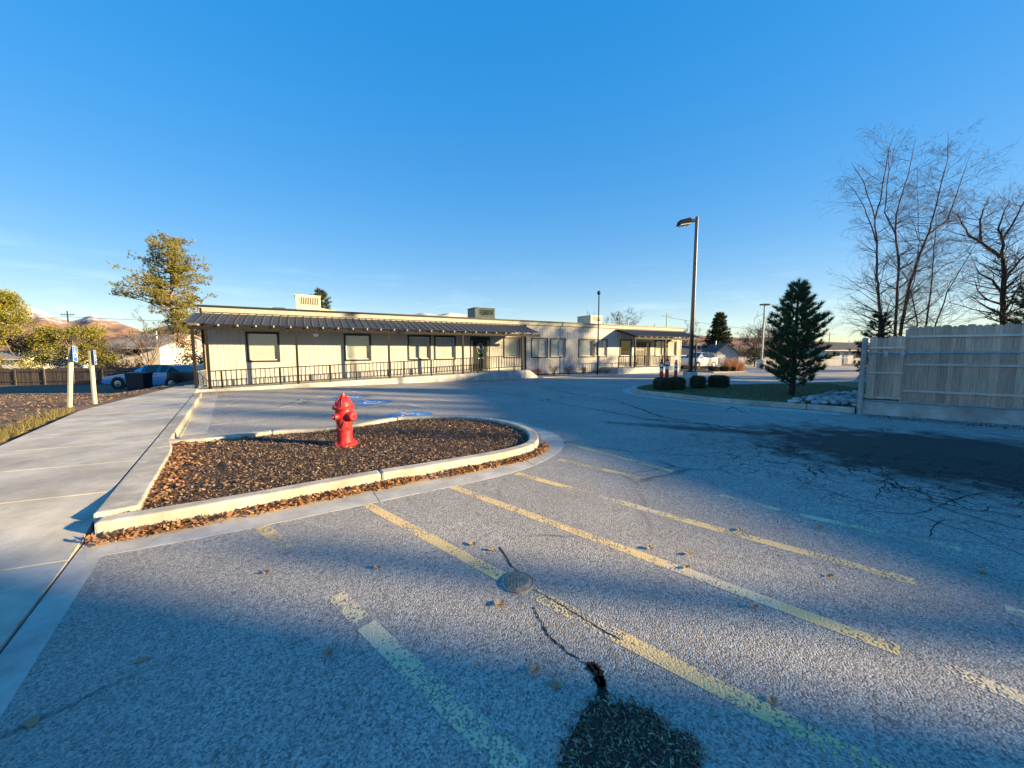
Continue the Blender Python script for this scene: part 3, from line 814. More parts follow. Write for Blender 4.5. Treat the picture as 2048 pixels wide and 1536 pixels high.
part('lawn_edge', MB().prism([(7.2, 16.88), (9.4, 16.28), (17.6, 17.98), (27, 27.48), (26.9, 27.7), (17.5, 18.2), (9.4, 16.5), (7.2, 17.1)], 0.0, 0.14), M['kerb'], lawn)
q = fill([p for p in rki] + [(9.0, 9.6), (13, 10.5), (14.5, 16.9), (9.4, 16.2), (7.2, 16.8)], 26000, NR)
k = len(q); a = NR.uniform(0, 2 * np.pi, k)
hgt = NR.uniform(0.02, 0.06, k)
b0 = np.stack([q[:, 0], q[:, 1], np.full(k, 0.108)], 1); sd = np.stack([np.cos(a), np.sin(a), 0 * a], 1) * 0.007
tip = b0 + np.stack([NR.normal(0, 0.03, k), NR.normal(0, 0.03, k), hgt], 1)
V = np.stack([b0 - sd, b0 + sd, tip], 1).reshape(-1, 3)
part('grass_blades', np_mesh('grass_blades', V, np.arange(3 * k).reshape(-1, 3)), M['grass'], lawn, kind='stuff')

rb = structure('rock_bed', MB().sheet([tuple(G(u, v, 0.12)[:2]) for u, v in [(1560, 806), (1620, 794), (1660, 788), (1712, 783), (1735, 790), (1716, 814), (1640, 811)]], 0.122), M['soil'])
def rock_mesh(i):
    r = random.Random(i)
    mb = MB(); n, m_ = 7, 4
    mb.v = [(0, 0, -0.35)] + [((0.75 + r.uniform(-.2, .25)) * math.cos(2 * math.pi * (k + r.uniform(-.2, .2)) / n) * math.cos(math.radians(-35 + 40 * j)), (0.55 + r.uniform(-.15, .2)) * math.sin(2 * math.pi * k / n) * math.cos(math.radians(-35 + 40 * j)), 0.45 * math.sin(math.radians(-35 + 40 * j)) + r.uniform(-.05, .05)) for j in range(m_ - 1) for k in range(n)] + [(0, 0, 0.45)]
    top = len(mb.v) - 1
    mb.f = [(0, 1 + (k + 1) % n, 1 + k) for k in range(n)]
    for j in range(m_ - 2):
        mb.f += [(1 + j * n + k, 1 + j * n + (k + 1) % n, 1 + (j + 1) * n + (k + 1) % n, 1 + (j + 1) * n + k) for k in range(n)]
    mb.f += [(1 + (m_ - 2) * n + k, 1 + (m_ - 2) * n + (k + 1) % n, top) for k in range(n)]
    me = mb.mesh('rock'); me.materials.append(M['rock'])
    me.polygons.foreach_set('use_smooth', [True] * len(me.polygons))
    return me
RM = [rock_mesh(i) for i in range(7)]
rpoly = [tuple(G(u, v, 0.12)[:2]) for u, v in [(1572, 806), (1625, 795), (1665, 789), (1712, 785), (1728, 792), (1712, 813), (1640, 810)]]
for (x, y) in fill(rpoly, 150, NR):
    s = R.uniform(0.06, 0.17)
    o = part('rock', RM[R.randrange(7)], M['rock'], rb, loc=(x, y, 0.122 + s * R.uniform(0.15, 0.6)))
    o.scale = (s, s, s); o.rotation_euler = (R.uniform(-.3, .3), R.uniform(-.3, .3), R.uniform(0, 6.3))

# ------------------------------------------------------------------ the long building
TH = math.radians(29.5)
B0 = Vector((-11.97, 14.58, 0))
BU = Vector((math.cos(TH), math.sin(TH), 0)); BN = Vector((math.sin(TH), -math.cos(TH), 0))
def BW(s, t, z=0.0): return B0 + BU * s + BN * t + Vector((0, 0, z))      # t outwards from the ramp edge
WY = 1.6                                                  # wall plane in local y
SA, SB, ZR = -0.32, 30.95, 3.53
bld = thing('modular_building', 'long low cream office building with vertical siding, dark window trim and metal canopies', 'building', tuple(B0), TH)
OPEN = {'W1': (1.09, 2.36, 1.10, 2.45), 'W2': (5.07, 6.34, 1.10, 2.45), 'W3': (8.21, 9.48, 1.10, 2.45), 'W4': (9.67, 10.94, 1.10, 2.45), 'D1': (11.84, 13.12, 0.40, 2.42),
        'W5': (14.05, 15.26, 1.15, 2.45), 'W6': (16.06, 17.38, 1.15, 2.45), 'W7': (17.54, 18.84, 1.15, 2.45), 'W8': (19.95, 21.28, 1.15, 2.45), 'W9': (21.36, 22.64, 1.15, 2.45),
        'W10': (23.9, 25.15, 1.16, 2.45), 'D2': (25.49, 27.26, 0.43, 2.32), 'W11': (27.73, 29.08, 1.16, 2.45), 'W12': (29.2, 30.4, 1.16, 2.45)}
def clear_spans(a, b, z0, z1):
    """cells of the strip a..b left when the openings are taken out"""
    cuts = sorted({a, b} | {x for o in OPEN.values() for x in o[:2] if a < x < b})
    r = []
    for p, q_ in zip(cuts[:-1], cuts[1:]):
        zs = [(z0, z1)]
        for o in OPEN.values():
            if o[0] < (p + q_) / 2 < o[1]:
                zs = [w for (c, d) in zs for w in ((c, min(d, o[2])), (max(c, o[3]), d)) if w[1] - w[0] > 0.01]
        r += [(p, q_, c, d) for c, d in zs]
    return r
mb = MB()
for (p, q_, c, d) in clear_spans(SA + 0.01, SB - 0.01, 0.0, 3.3): mb.box(p, q_, WY + 0.012, WY + 0.14, c, d)
part('wall_core', mb, M['groove'], bld)
mb = MB()
mb.box(SA, SA + 0.12, WY + 0.14, 12, -0.9, 3.3); mb.box(SB - 0.12, SB, WY + 0.14, 12, 0, 3.3); mb.box(SA, SB, 12, 12.12, -0.9, 3.3)
part('side_wall', mb, M['siding'], bld)
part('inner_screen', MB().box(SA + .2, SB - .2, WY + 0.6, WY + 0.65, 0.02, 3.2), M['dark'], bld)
x = SA
while x < SB - 0.05:
    xe = min(x + 1.2192, SB)
    y = x; runs = {}; last = None; run = 0
    while y < xe - 0.01:
        ye = min(y + 0.2032, xe)
        cells = clear_spans(y + 0.006, ye - 0.006, 0.10, 3.3)
        for (p, q_, c, d) in cells:
            kd = 'full' if (c < .2 and d > 3.2) else ('low' if c < .2 else 'high')
            if (kd == 'full') != (last == 'full'): run += 1
            last = kd
            runs.setdefault((kd, run), MB()).box(p, q_, WY, WY + 0.0125, c, d)
        y = ye
    for mb in runs.values(): part('siding_panel', mb, M['siding'], bld)
    x = xe
part('skirt', MB().box(SA + 0.03, SB - 0.03, WY + 0.004, WY + 0.0118, -0.05, 0.098), M['dark'], bld)
part('corner_trim', MB().box(SA - 0.03, SA + 0.07, WY - 0.02, WY - 0.002, 0.05, 3.28), M['cream'], bld)
part('corner_trim', MB().box(SB - 0.07, SB + 0.03, WY - 0.02, WY - 0.002, 0.05, 3.28), M['cream'], bld)
roof = part('roof', MB().box(SA - 0.1, SB + 0.1, WY - 0.06, 12.3, 3.305, ZR - 0.02), M['rooftop'], bld)
part('fascia', MB().box(SA - 0.12, SB + 0.12, WY - 0.09, WY - 0.062, 3.25, 3.45), M['cream'], roof)
part('drip_edge', MB().box(SA - 0.16, SB + 0.16, WY - 0.14, WY - 0.0, 3.452, ZR), M['roofedge'], roof)
part('drip_edge', MB().box(SA - 0.16, SA - 0.10, WY + 0.002, 12.3, 3.30, ZR), M['roofedge'], roof)

def window(k, blind=True, mull=False):
    a, b, c, d = OPEN[k]
    w = 0.085
    mb = MB()
    for bx in ((a, a + w, c, d), (b - w, b, c, d), (a + w, b - w, c, c + w), (a + w, b - w, d - w, d)):
        mb.box(bx[0], bx[1], WY - 0.035, WY + 0.06, bx[2], bx[3])
    wn = part('window', mb, M['frame'], bld)
    part('sash', MB().box(a + w, a + w + .03, WY + .01, WY + .05, c + w, d - w).box(b - w - .03, b - w, WY + .01, WY + .05, c + w, d - w)
         .box(a + w + .03, b - w - .03, WY + .01, WY + .05, c + w, c + w + .03).box(a + w + .03, b - w - .03, WY + .01, WY + .05, d - w - .03, d - w), M['white'], wn)
    part('pane', MB().add([(a + w + .03, WY + .028, c + w + .03), (b - w - .03, WY + .028, c + w + .03), (b - w - .03, WY + .028, d - w - .03), (a + w + .03, WY + .028, d - w - .03)], [(0, 1, 2, 3)]), M['pane'], wn)
    if blind:
        part('blind', MB().box(a + w + .01, b - w - .01, WY + 0.075, WY + 0.082, c + w, d - w), M['blind'], wn)
    return wn
for k in OPEN:
    if k[0] == 'W': window(k, blind=(k != 'W10'))
# door under the long canopy, with a pale scroll ornament
a, b, c, d = OPEN['D1']
dr = part('door', MB().box(a + .16, b - .16, WY + .02, WY + .06, c, d - .2), M['black'], bld, label='black entrance door with pale scroll ornament on its glass')
part('door_frame', MB().box(a, b, WY - .03, WY + .05, d - .2, d + .02).box(a, a + .06, WY - .03, WY + .05, c, d - .2).box(b - .06, b, WY - .03, WY + .05, c, d - .2), M['frame'], dr)
part('door_trim', MB().box(a + .06, a + .15, WY - .01, WY + .055, c, d - .2), M['cream'], dr); part('door_trim', MB().box(b - .15, b - .06, WY - .01, WY + .055, c, d - .2), M['cream'], dr)
part('glass', MB().box(a + .24, b - .24, WY + .012, WY + .019, c + .15, d - .3), M['glass'], dr)
mb = MB()
cx, cz = (a + b) / 2, 1.75
el = [Vector((cx + 0.2 * math.cos(t_) * (1 + .08 * math.sin(5 * t_)), WY + .004, cz + 0.30 * math.sin(t_))) for t_ in [2 * math.pi * k / 22 for k in range(20)]]
mb.tube(el, 0.012, 4)
mb.tube([Vector((cx + .12 * math.sin(2.2 * k / 9 * 3), WY + .004, cz - .16 + .34 * k / 9)) for k in range(10)], 0.012, 4)
mb.tube([Vector((cx - .10 + .2 * k / 6, WY + .004, cz + .10 - .2 * math.sin(k / 6 * 3.1))) for k in range(7)], 0.012, 4)
for k in range(5): mb.box(cx - .20 + .09 * k, cx - .14 + .09 * k, WY + .006, WY + .0115, 1.14, 1.20)
part('ornament', mb, M['white'], dr)
part('handle', MB().tube([(b - .22, WY + .0, 1.32), (b - .22, WY - .05, 1.32), (b - .22, WY - .05, 1.52), (b - .22, WY, 1.52)], 0.012, 6), M['steel'], dr)
# double door under the right-hand canopy
a, b, c, d = OPEN['D2']
dr = part('door', MB().box(a + .12, b - .62, WY + .02, WY + .06, c, d - .12), M['black'], bld, label='dark double door under the right-hand canopy')
part('door_frame', MB().box(a, b, WY - .03, WY + .06, d - .12, d).box(a, a + .12, WY - .03, WY + .06, c, d - .12).box(b - .12, b, WY - .03, WY + .06, c, d - .12).box(b - .62, b - .52, WY - .03, WY + .06, c, d - .12), M['black'], dr)
mb = MB()
for k in range(2):
    for j in range(3): mb.box(a + .26 + .44 * k, a + .56 + .44 * k, WY + .008, WY + .019, c + .15 + .6 * j, c + .62 + .6 * j)
part('door_panels', mb, M['frame'], dr)
part('glass', MB().box(b - .52, b - .12, WY + .02, WY + .03, c, d - .12), M['glass'], dr)
part('handle', MB().tube([(a + .22, WY + .02, 1.3), (a + .22, WY - .04, 1.3), (a + .22, WY - .04, 1.5), (a + .22, WY + .02, 1.5)], 0.012, 6), M['steel'], dr)

# canopies: ribbed metal sheets on rafters, beam and posts
def canopy(x0, x1, posts, zfoot, label):
    yb, zb, yf, zf = WY - 0.05, 3.19, -0.26, 2.66
    cn = part('canopy', MB().box(x0 + .1, x1 - .1, -0.09, 0.03, 2.44, 2.58), M['bronze'], bld, label=label)
    pit = 0.3048
    pm = MB()
    def yz(f, h): return (yb + (yf - yb) * f, zb + (zf - zb) * f + h)
    prof = [(0.0, 0.0), (0.022, 0.024), (0.052, 0.024), (0.074, 0.0), (pit - 0.002, 0.0)]
    vs = []
    for f in (0.0, 1.0):
        for (px_, h) in prof:
            y_, z_ = yz(f, h); vs.append((px_, y_, z_))
        for (px_, h) in prof:
            y_, z_ = yz(f, h - 0.008); vs.append((px_, y_, z_))
    n = len(prof); fs = []
    for i in range(n - 1):
        fs += [(i, i + 1, 2 * n + i + 1, 2 * n + i), (n + i + 1, n + i, 3 * n + i, 3 * n + i + 1), (2 * n + i, 2 * n + i + 1, 3 * n + i + 1, 3 * n + i), (i + 1, i, n + i, n + i + 1)]
    fs += [(0, 2 * n, 3 * n, n), (n - 1, 2 * n - 1, 4 * n - 1, 3 * n - 1)]
    pm.add(vs, fs); me = pm.mesh('roof_panel'); me.materials.append(M['metalroof'])
    for k in range(int((x1 - x0) / pit)):
        part('roof_panel', me, M['metalroof'], cn, loc=(x0 + k * pit, 0, 0))
    rm = MB()
    y0_, z0_ = yz(0.02, -0.075); y1_, z1_ = yz(0.985, -0.055)
    rm.beam((0, y0_, z0_), (0, y1_, z1_), 0.045, 0.085, up=(0, 0, 1))
    rme = rm.mesh('rafter'); rme.materials.append(M['cream'])
    k = 0
    while x0 + 0.45 + 0.61 * k < x1 - 0.1:
        part('rafter', rme, M['cream'], cn, loc=(x0 + 0.45 + 0.61 * k, 0, 0)); k += 1
    part('fascia_board', MB().beam((x0 + .01, yz(0.01, -.07)[0], yz(0.01, -.07)[1]), (x0 + .01, yz(1, -.06)[0], yz(1, -.06)[1]), 0.03, 0.10), M['bronze'], cn)
    for s in posts:
        part('post', MB().box(s - .045, s + .045, -0.075, 0.015, zfoot(s), 2.44), M['bronze'], cn)
def ramp_top(s): return 0.10 + 0.0255 * s if s < 14.5 else 0.47
canopy(-0.62, 15.72, [-0.40, 0.02, 3.05, 6.90, 10.72, 14.42], lambda s: max(0.02, ramp_top(s)) + 0.002, 'long ribbed grey metal canopy along the ramp')
canopy(23.45, 31.2, [23.7, 26.9, 30.6], lambda s: 0.432 if s < 28.5 else 0.0, 'shorter ribbed metal canopy over the far entrance')
part('porch_lamp', MB().lathe([(0.02, 2.53), (0.05, 2.53), (0.05, 2.50), (0.10, 2.46), (0.125, 2.39), (0.10, 2.31), (0.04, 2.28)], 16, Matrix.Translation((3.85, WY - 0.30, 0))).box(3.83, 3.87, WY - .3, WY, 2.515, 2.535), M['lamp'], bld, smooth='auto')
part('corner_downpipe', MB().beam((SA - 0.06, WY - .06, 0.1), (SA - 0.06, WY - .06, 3.4), 0.07, 0.07), M['bronze'], bld)
part('corner_downpipe', MB().beam((15.62, WY - .05, 0.1), (15.62, WY - .05, 3.25), 0.06, 0.06), M['bronze'], bld)

# concrete ramp and right-hand porch
rp = MB()
ss = [-0.75 + 0.5 * k for k in range(31)] + [14.9, 15.55]
for a, b in zip(ss[:-1], ss[1:]):
    za, zb_ = max(0.015, ramp_top(a)), max(0.015, ramp_top(b))
    if b > 15: zb_ = 0.05
    pts = [BW(a, 0.08), BW(b, 0.08), BW(b, -WY + 0.001), BW(a, -WY + 0.001)]
    rp.hexa([(p.x, p.y, -0.05) for p in pts], [(p.x, p.y, z) for p, z in zip(pts, (za, zb_, zb_, za))])
structure('access_ramp', rp, M['rampc'])
pts = [BW(22.1, 0.06), BW(28.6, 0.06), BW(28.6, -WY + 0.001), BW(22.1, -WY + 0.001)]
structure('entrance_porch', MB().prism([p[:2] for p in pts], -0.05, 0.43), M['rampc'], bevel=0.02)

def railing(label, s0, s1, top, h, legs, foot, step=0.165, side=False):
    t = thing('ramp_railing', label, 'railing', tuple(BW(s0, -0.01, max(0.0, foot(s0)))), TH)
    zb = max(0.0, foot(s0))
    L_ = s1 - s0
    part('top_rail', MB().beam((0, 0, top(s0) - zb), (L_, 0, top(s1) - zb), 0.045, 0.04), M['bronze'], t)
    part('bottom_rail', MB().beam((0, 0, top(s0) - h - zb), (L_, 0, top(s1) - h - zb), 0.04, 0.035), M['bronze'], t)
    bm = MB().box(-.013, .013, -.013, .013, -h + 0.018, -0.02); me = bm.mesh('baluster'); me.materials.append(M['bronze'])
    k = 1
    while k * step < L_ - 0.05:
        part('baluster', me, M['bronze'], t, loc=(k * step, 0, top(s0 + k * step) - zb)); k += 1
    for s in legs:
        part('leg', MB().box(s - s0 - .025, s - s0 + .025, -.0245, .0245, foot(s) - zb, top(s) - zb), M['bronze'], t)
    if side:
        part('side_rail', MB().beam((-0.38, 0.02, top(s0) - zb), (-0.38, 1.5, top(s0) - zb), 0.03, 0.03).beam((-0.38, 0.02, .1), (-0.38, 1.5, .1), 0.025, 0.025), M['steel'], t)
        for k in range(7):
            part('baluster', MB().box(-.388, -.372, .15 + .2 * k, .165 + .2 * k, .1, top(s0) - zb), M['steel'], t)
    return t
railing('long dark metal railing with slim balusters along the sloping ramp', 0.05, 14.38, lambda s: 0.80 + 0.0378 * s, 0.63,
        [0.4, 2.4, 4.3, 5.4, 7.6, 9.0, 10.2, 11.6, 12.9, 13.9], ramp_top, side=True)
railing('dark metal railing on the porch before the far double door', 22.15, 27.6, lambda s: 1.25, 0.62, [22.2, 23.4, 25.0, 26.4, 27.55], lambda s: 0.43, 0.17)

# planting bed before the right half of the wall
bp = [BW(15.7, 0.35), BW(22.0, 0.25), BW(22.0, -WY + .02), BW(15.7, -WY + .02)]
structure('planting_bed', MB().prism([p[:2] for p in bp], -0.02, 0.035), M['stone'])
bp = [BW(15.6, 1.0), BW(22.6, 0.9), BW(23.2, 0.62), BW(30, 0.62), BW(30, 0.1), BW(22.05, 0.1), BW(22.05, 0.27), BW(15.6, 0.37)]
structure('concrete_apron', MB().sheet([p[:2] for p in bp], 0.012), M['concrete'])

# roof units
def ac_unit(label, s, w, dep, h, m, yy=3.4, slope=False):
    t = thing('rooftop_air_conditioner', label, 'air conditioner', tuple(BW(s, -yy, ZR - 0.02)), TH, 'cooling units on the flat roof')
    part('plinth', MB().box(-0.05, w + 0.05, -0.05, dep + .05, 0, 0.14), M['rooftop'], t)
    part('cabinet', MB().box(0, w, 0, dep, 0.14, h), m, t, bevel=0.03)
    part('louvre_recess', MB().box(w * .20, w * .93, -.012, -.002, h * .52, h * .90), M['dark'], t)
    for k in range(11):
        xx = w * .22 + w * .69 * k / 10
        part('louvre_slat', MB().box(xx - .018, xx + .018, -.03, -.013, h * .52, h * .90), m, t)
    part('access_panel', MB().box(w * .2, w * .9, -.015, -.002, h * .18, h * .46), m, t)
    part('lid', MB().box(-.03, w + .03, -.03, dep + .03, h, h + .03), m, t)
    if slope:
        part('duct', MB().hexa([(w, .1, .14), (w + .75, .1, .14), (w + .75, dep - .1, .14), (w, dep - .1, .14)], [(w, .1, .34), (w + .75, .1, .22), (w + .75, dep - .1, .22), (w, dep - .1, .34)]), M['acbeige'], t)
ac_unit('beige cooling unit on the roof near the left end', 3.05, 1.15, 1.1, 0.92, M['acbeige'], slope=True)
ac_unit('dark grey green cooling unit at the middle of the roof', 12.95, 1.45, 1.2, 0.84, M['acgreen'])
ac_unit('beige cooling unit on the roof behind the flagpole', 22.6, 1.15, 1.6, 0.80, M['acbeige'])
t = thing('roof_vent', 'white low vent on the roof left of the beige cooling unit', 'vent', tuple(BW(1.9, -4.4, ZR - .02)), TH)
part('hood', MB().hexa([(0, 0, 0), (.8, 0, 0), (.8, .6, 0), (0, .6, 0)], [(.12, .05, .36), (.68, .05, .36), (.68, .55, .36), (.12, .55, .36)]), M['white'], t, bevel=.03)
part('flashing', MB().box(-.06, .86, -.06, .66, 0, .03), M['rooftop'], t)

# ------------------------------------------------------------------ hydrant
hp = G(690, 888, 0.1)
t = thing('fire_hydrant', 'red fire hydrant with chains standing on the mulch island', 'fire hydrant', (hp.x, hp.y, 0.085))
part('base_flange', MB().lathe([(0.10, 0.0), (0.192, 0.0), (0.195, 0.012), (0.195, 0.038), (0.186, 0.046), (0.13, 0.05), (0.122, 0.07)], 32), M['red'], t, smooth='auto')
part('lower_barrel', MB().lathe([(0.121, 0.06), (0.116, 0.12), (0.115, 0.245), (0.128, 0.252), (0.128, 0.272), (0.117, 0.278)], 32), M['red'], t, smooth='auto')
part('upper_barrel', MB().lathe([(0.117, 0.276), (0.118, 0.40), (0.126, 0.46), (0.128, 0.57), (0.122, 0.592)], 32), M['red'], t, smooth='auto')
part('bonnet_flange', MB().lathe([(0.12, 0.588), (0.163, 0.592), (0.170, 0.604), (0.170, 0.622), (0.160, 0.634), (0.13, 0.640)], 32), M['red'], t, smooth='auto')
bon = part('bonnet', MB().lathe([(0.134, 0.634), (0.130, 0.66), (0.116, 0.705), (0.094, 0.745), (0.066, 0.775), (0.045, 0.788), (0.042, 0.80)], 32), M['red'], t, smooth='auto')
mb = MB()
for k in range(8):
    a = 2 * math.pi * k / 8 + 0.2
    mb.tube([Vector((r * math.cos(a), r * math.sin(a), z)) for r, z in [(0.132, 0.648), (0.119, 0.70), (0.097, 0.745), (0.068, 0.777), (0.046, 0.792)]], 0.0075, 5)
part('bonnet_ribs', mb, M['red'], bon, smooth=True)
part('operating_nut', MB().lathe([(0.030, 0.797), (0.030, 0.812), (0.022, 0.815), (0.019, 0.845)], 5), M['red'], t)
def bolts(r, z, n, parent, h=0.022, rr=0.011):
    for k in range(n):
        a = 2 * math.pi * k / n + 0.25
        part('bolt', MB().lathe([(rr, 0), (rr, h), (rr * .6, h + .005)], 6, Matrix.Translation((r * math.cos(a), r * math.sin(a), z))), M['red'], parent)
bolts(0.160, 0.046, 8, t); bolts(0.152, 0.634, 8, t, 0.014, 0.009)
def nozzle(name, ang, z, r, ln, lab=None):
    Mx = Matrix.Translation((0, 0, z)) @ Matrix.Rotation(ang, 4, 'Z') @ Matrix.Rotation(math.pi / 2, 4, 'Y')
    nz = part(name, MB().lathe([(r * .95, 0.09), (r * .95, 0.125), (r * 1.1, 0.130), (r * 1.1, 0.145), (r, 0.15)], 20, Mx), M['red'], t, smooth='auto')
    part('cap', MB().lathe([(r * 1.05, 0.148), (r * 1.05, ln - .02), (r * .85, ln), (r * .30, ln + 0.006)], 20, Mx), M['red'], nz, smooth='auto')
    part('cap_nut', MB().lathe([(r * .34, ln), (r * .30, ln + 0.03)], 5, Mx), M['red'], nz)
    return Mx @ Vector((0, 0, ln - 0.02))
e1 = nozzle('hose_nozzle', math.radians(-112), 0.485, 0.046, 0.20)
e2 = nozzle('pumper_nozzle', math.radians(-22), 0.485, 0.075, 0.21)
e3 = nozzle('hose_nozzle', math.radians(68), 0.485, 0.046, 0.20)
def chain(a, b, sag):
    a, b = Vector(a), Vector(b); n = 17; mb = MB()
    for k in range(n):
        f0, f1 = k / n, (k + 1.25) / n
        p = a.lerp(b, f0) - Vector((0, 0, sag * 4 * f0 * (1 - f0))); q_ = a.lerp(b, f1) - Vector((0, 0, sag * 4 * f1 * (1 - f1)))
        mb.beam(p, q_, 0.011 if k % 2 else 0.004, 0.004 if k % 2 else 0.011)
    part('chain', mb, M['chain'], t)
chain(e1 - Vector((0, 0, .03)), (0.05, -0.115, 0.40), 0.15); chain(e2 - Vector((0, 0, .05)), (0.09, -0.09, 0.31), 0.10)

# ------------------------------------------------------------------ sign posts on the left
def sign_post(u, v, utop, vtop, label, plate_rot, wd=0.30, ht=0.42):
    z0 = 0.09
    b = G(u, v, z0)
    z0 = ground_z(b.x, b.y) - 0.01
    tp = YD(utop, vtop, b.y)
    t = thing('sign_post', label, 'sign', (b.x, b.y, z0), 0.0)
    d = tp - Vector((b.x, b.y, z0))
    part('post', MB().beam((0, 0, -0.15), d, 0.052, 0.08, up=(0, 1, 0)), M['postwood'], t)
    c = d * (1 - 0.5 * ht / d.length) + Vector((0, 0, 0.03))
    Mx = Matrix.Translation(c) @ Matrix.Rotation(plate_rot, 4, 'Z') @ Matrix.Rotation(math.asin(max(-.3, min(.3, d.x / d.length))), 4, 'Y') @ Matrix.Translation((0.02, -0.075, 0))
    mb = MB().box(-wd / 2, wd / 2, 0, 0.004, -ht / 2, ht / 2); mb.v = [tuple(Mx @ Vector(p)) for p in mb.v]
    pl_ = part('plate', mb, M['signblue'], t)
    mb = MB(); access_symbol(mb, (0.0, 0.02), (1, 0), (0, 1), 0.30, 0)
    mb.v = [tuple(Mx @ Vector((p[0], -0.003, p[1]))) for p in mb.v]; mb.f = [f for f in mb.f]
    part('symbol', mb, M['white'], pl_)
    mb = MB()
    for bx in ((-wd / 2 + .01, wd / 2 - .01, -ht / 2 + .01, -ht / 2 + .018), (-wd / 2 + .01, wd / 2 - .01, ht / 2 - .018, ht / 2 - .01), (-wd / 2 + .01, -wd / 2 + .018, -ht / 2 + .018, ht / 2 - .018), (wd / 2 - .018, wd / 2 - .01, -ht / 2 + .018, ht / 2 - .018)):
        mb.box(bx[0], bx[1], -0.003, -0.001, bx[2], bx[3])
    mb.v = [tuple(Mx @ Vector(p)) for p in mb.v]
    part('border', mb, M['white'], pl_)
sign_post(138, 816, 142, 694, 'upright wooden post with blue wheelchair sign, left of the pair', math.radians(124))
sign_post(190, 809, 181, 702, 'leaning wooden post with blue wheelchair sign, right of the pair', math.radians(130))

# ------------------------------------------------------------------ lamp posts
lp = G(1379, 778)
t = thing('lamp_post', 'tall dark parking lot lamp post on a round concrete base', 'lamp post', (lp.x, lp.y, 0.10))
part('concrete_base', MB().lathe([(0.28, 0), (0.28, 0.60), (0.25, 0.63)], 24), M['gutter'], t, smooth='auto')
part('anchor_plate', MB().box(-.16, .16, -.16, .16, .63, .655), M['bronze'], t)
part('pole', MB().hexa([(-.068, -.068, .655), (.068, -.068, .655), (.068, .068, .655), (-.068, .068, .655)], [(-.046, -.046, 6.93), (.046, -.046, 6.93), (.046, .046, 6.93), (-.046, .046, 6.93)]), mat('dark_lamp_paint', (0.022, 0.018, 0.017), 0.34, 0.1, spec=0.6, coat=0.3), t, bevel=.012)
part('arm', MB().beam((-.05, 0, 6.78), (-.24, -.02, 6.76), .08, .11), M['bronze'], t)
hd = part('head', MB().hexa([(-.76, -.19, 6.58), (-.22, -.19, 6.66), (-.22, .19, 6.66), (-.76, .19, 6.58)], [(-.72, -.15, 6.76), (-.30, -.15, 6.86), (-.30, .15, 6.86), (-.72, .15, 6.76)]), M['bronze'], t, bevel=.02)
part('lens', MB().hexa([(-.70, -.15, 6.555), (-.28, -.15, 6.615), (-.28, .15, 6.615), (-.70, .15, 6.555)], [(-.70, -.15, 6.586), (-.28, -.15, 6.646), (-.28, .15, 6.646), (-.70, .15, 6.586)]), M['lamp'], hd)

lp = YD(1523, 722, 34.0)
t = thing('lamp_post', 'far twin-headed grey lamp post behind the young pine', 'lamp post', (lp.x, lp.y, 0.0))
part('concrete_base', MB().lathe([(.35, 0), (.35, .75), (.3, .8)], 14), M['block'], t)
part('pole', MB().tube([(0, 0, .8), (0, 0, 5.75)], [.10, .07], 8), M['steel'], t)
for s in (-1, 1): part('head', MB().hexa([(s * .05, -.15, 5.72), (s * .42, -.15, 5.72), (s * .42, .15, 5.72), (s * .05, .15, 5.72)][::s], [(s * .05, -.12, 5.86), (s * .38, -.12, 5.84), (s * .38, .12, 5.84), (s * .05, .12, 5.86)][::s]), M['bronze'], t)

# ------------------------------------------------------------------ red delineator posts behind the hedge
def delineator(u, vtop, vbot, y, label):
    b = YD(u, vbot, y); h = YD(u, vtop, y).z
    zb = 0.10 if y < 16.0 else 0.0
    t = thing('delineator_post', label, 'delineator', (b.x, b.y, zb), 0, 'red delineator posts behind the hedge')
    h -= zb
    part('foot', MB().lathe([(.17, 0), (.17, .035), (.10, .06)], 14), M['black'], t)
    part('tube', MB().lathe([(.085, .05), (.075, .55 * h), (.065, .86 * h), (.05, .9 * h)], 16), M['orange'], t, smooth='auto')
    part('handle', MB().lathe([(.05, .9 * h), (.03, .93 * h), (.045, .95 * h), (.045, h)], 12), M['orange'], t, smooth='auto')
    for a, b_ in ((.56, .66), (.72, .82)): part('reflective_band', MB().lathe([(.0805, a * h), (.0765, b_ * h)], 16), M['white'], t, smooth='auto')
    part('dark_band', MB().lathe([(.0795, .67 * h), (.078, .71 * h)], 16), M['black'], t, smooth='auto')
delineator(1322, 718, 768, 15.6, 'shorter near red delineator post, leftmost of three behind the hedge')
delineator(1333, 712, 766, 15.9, 'tallest red delineator post, middle of three behind the hedge')
delineator(1351, 720, 757, 18.2, 'red delineator post standing farthest back, right of the other two')

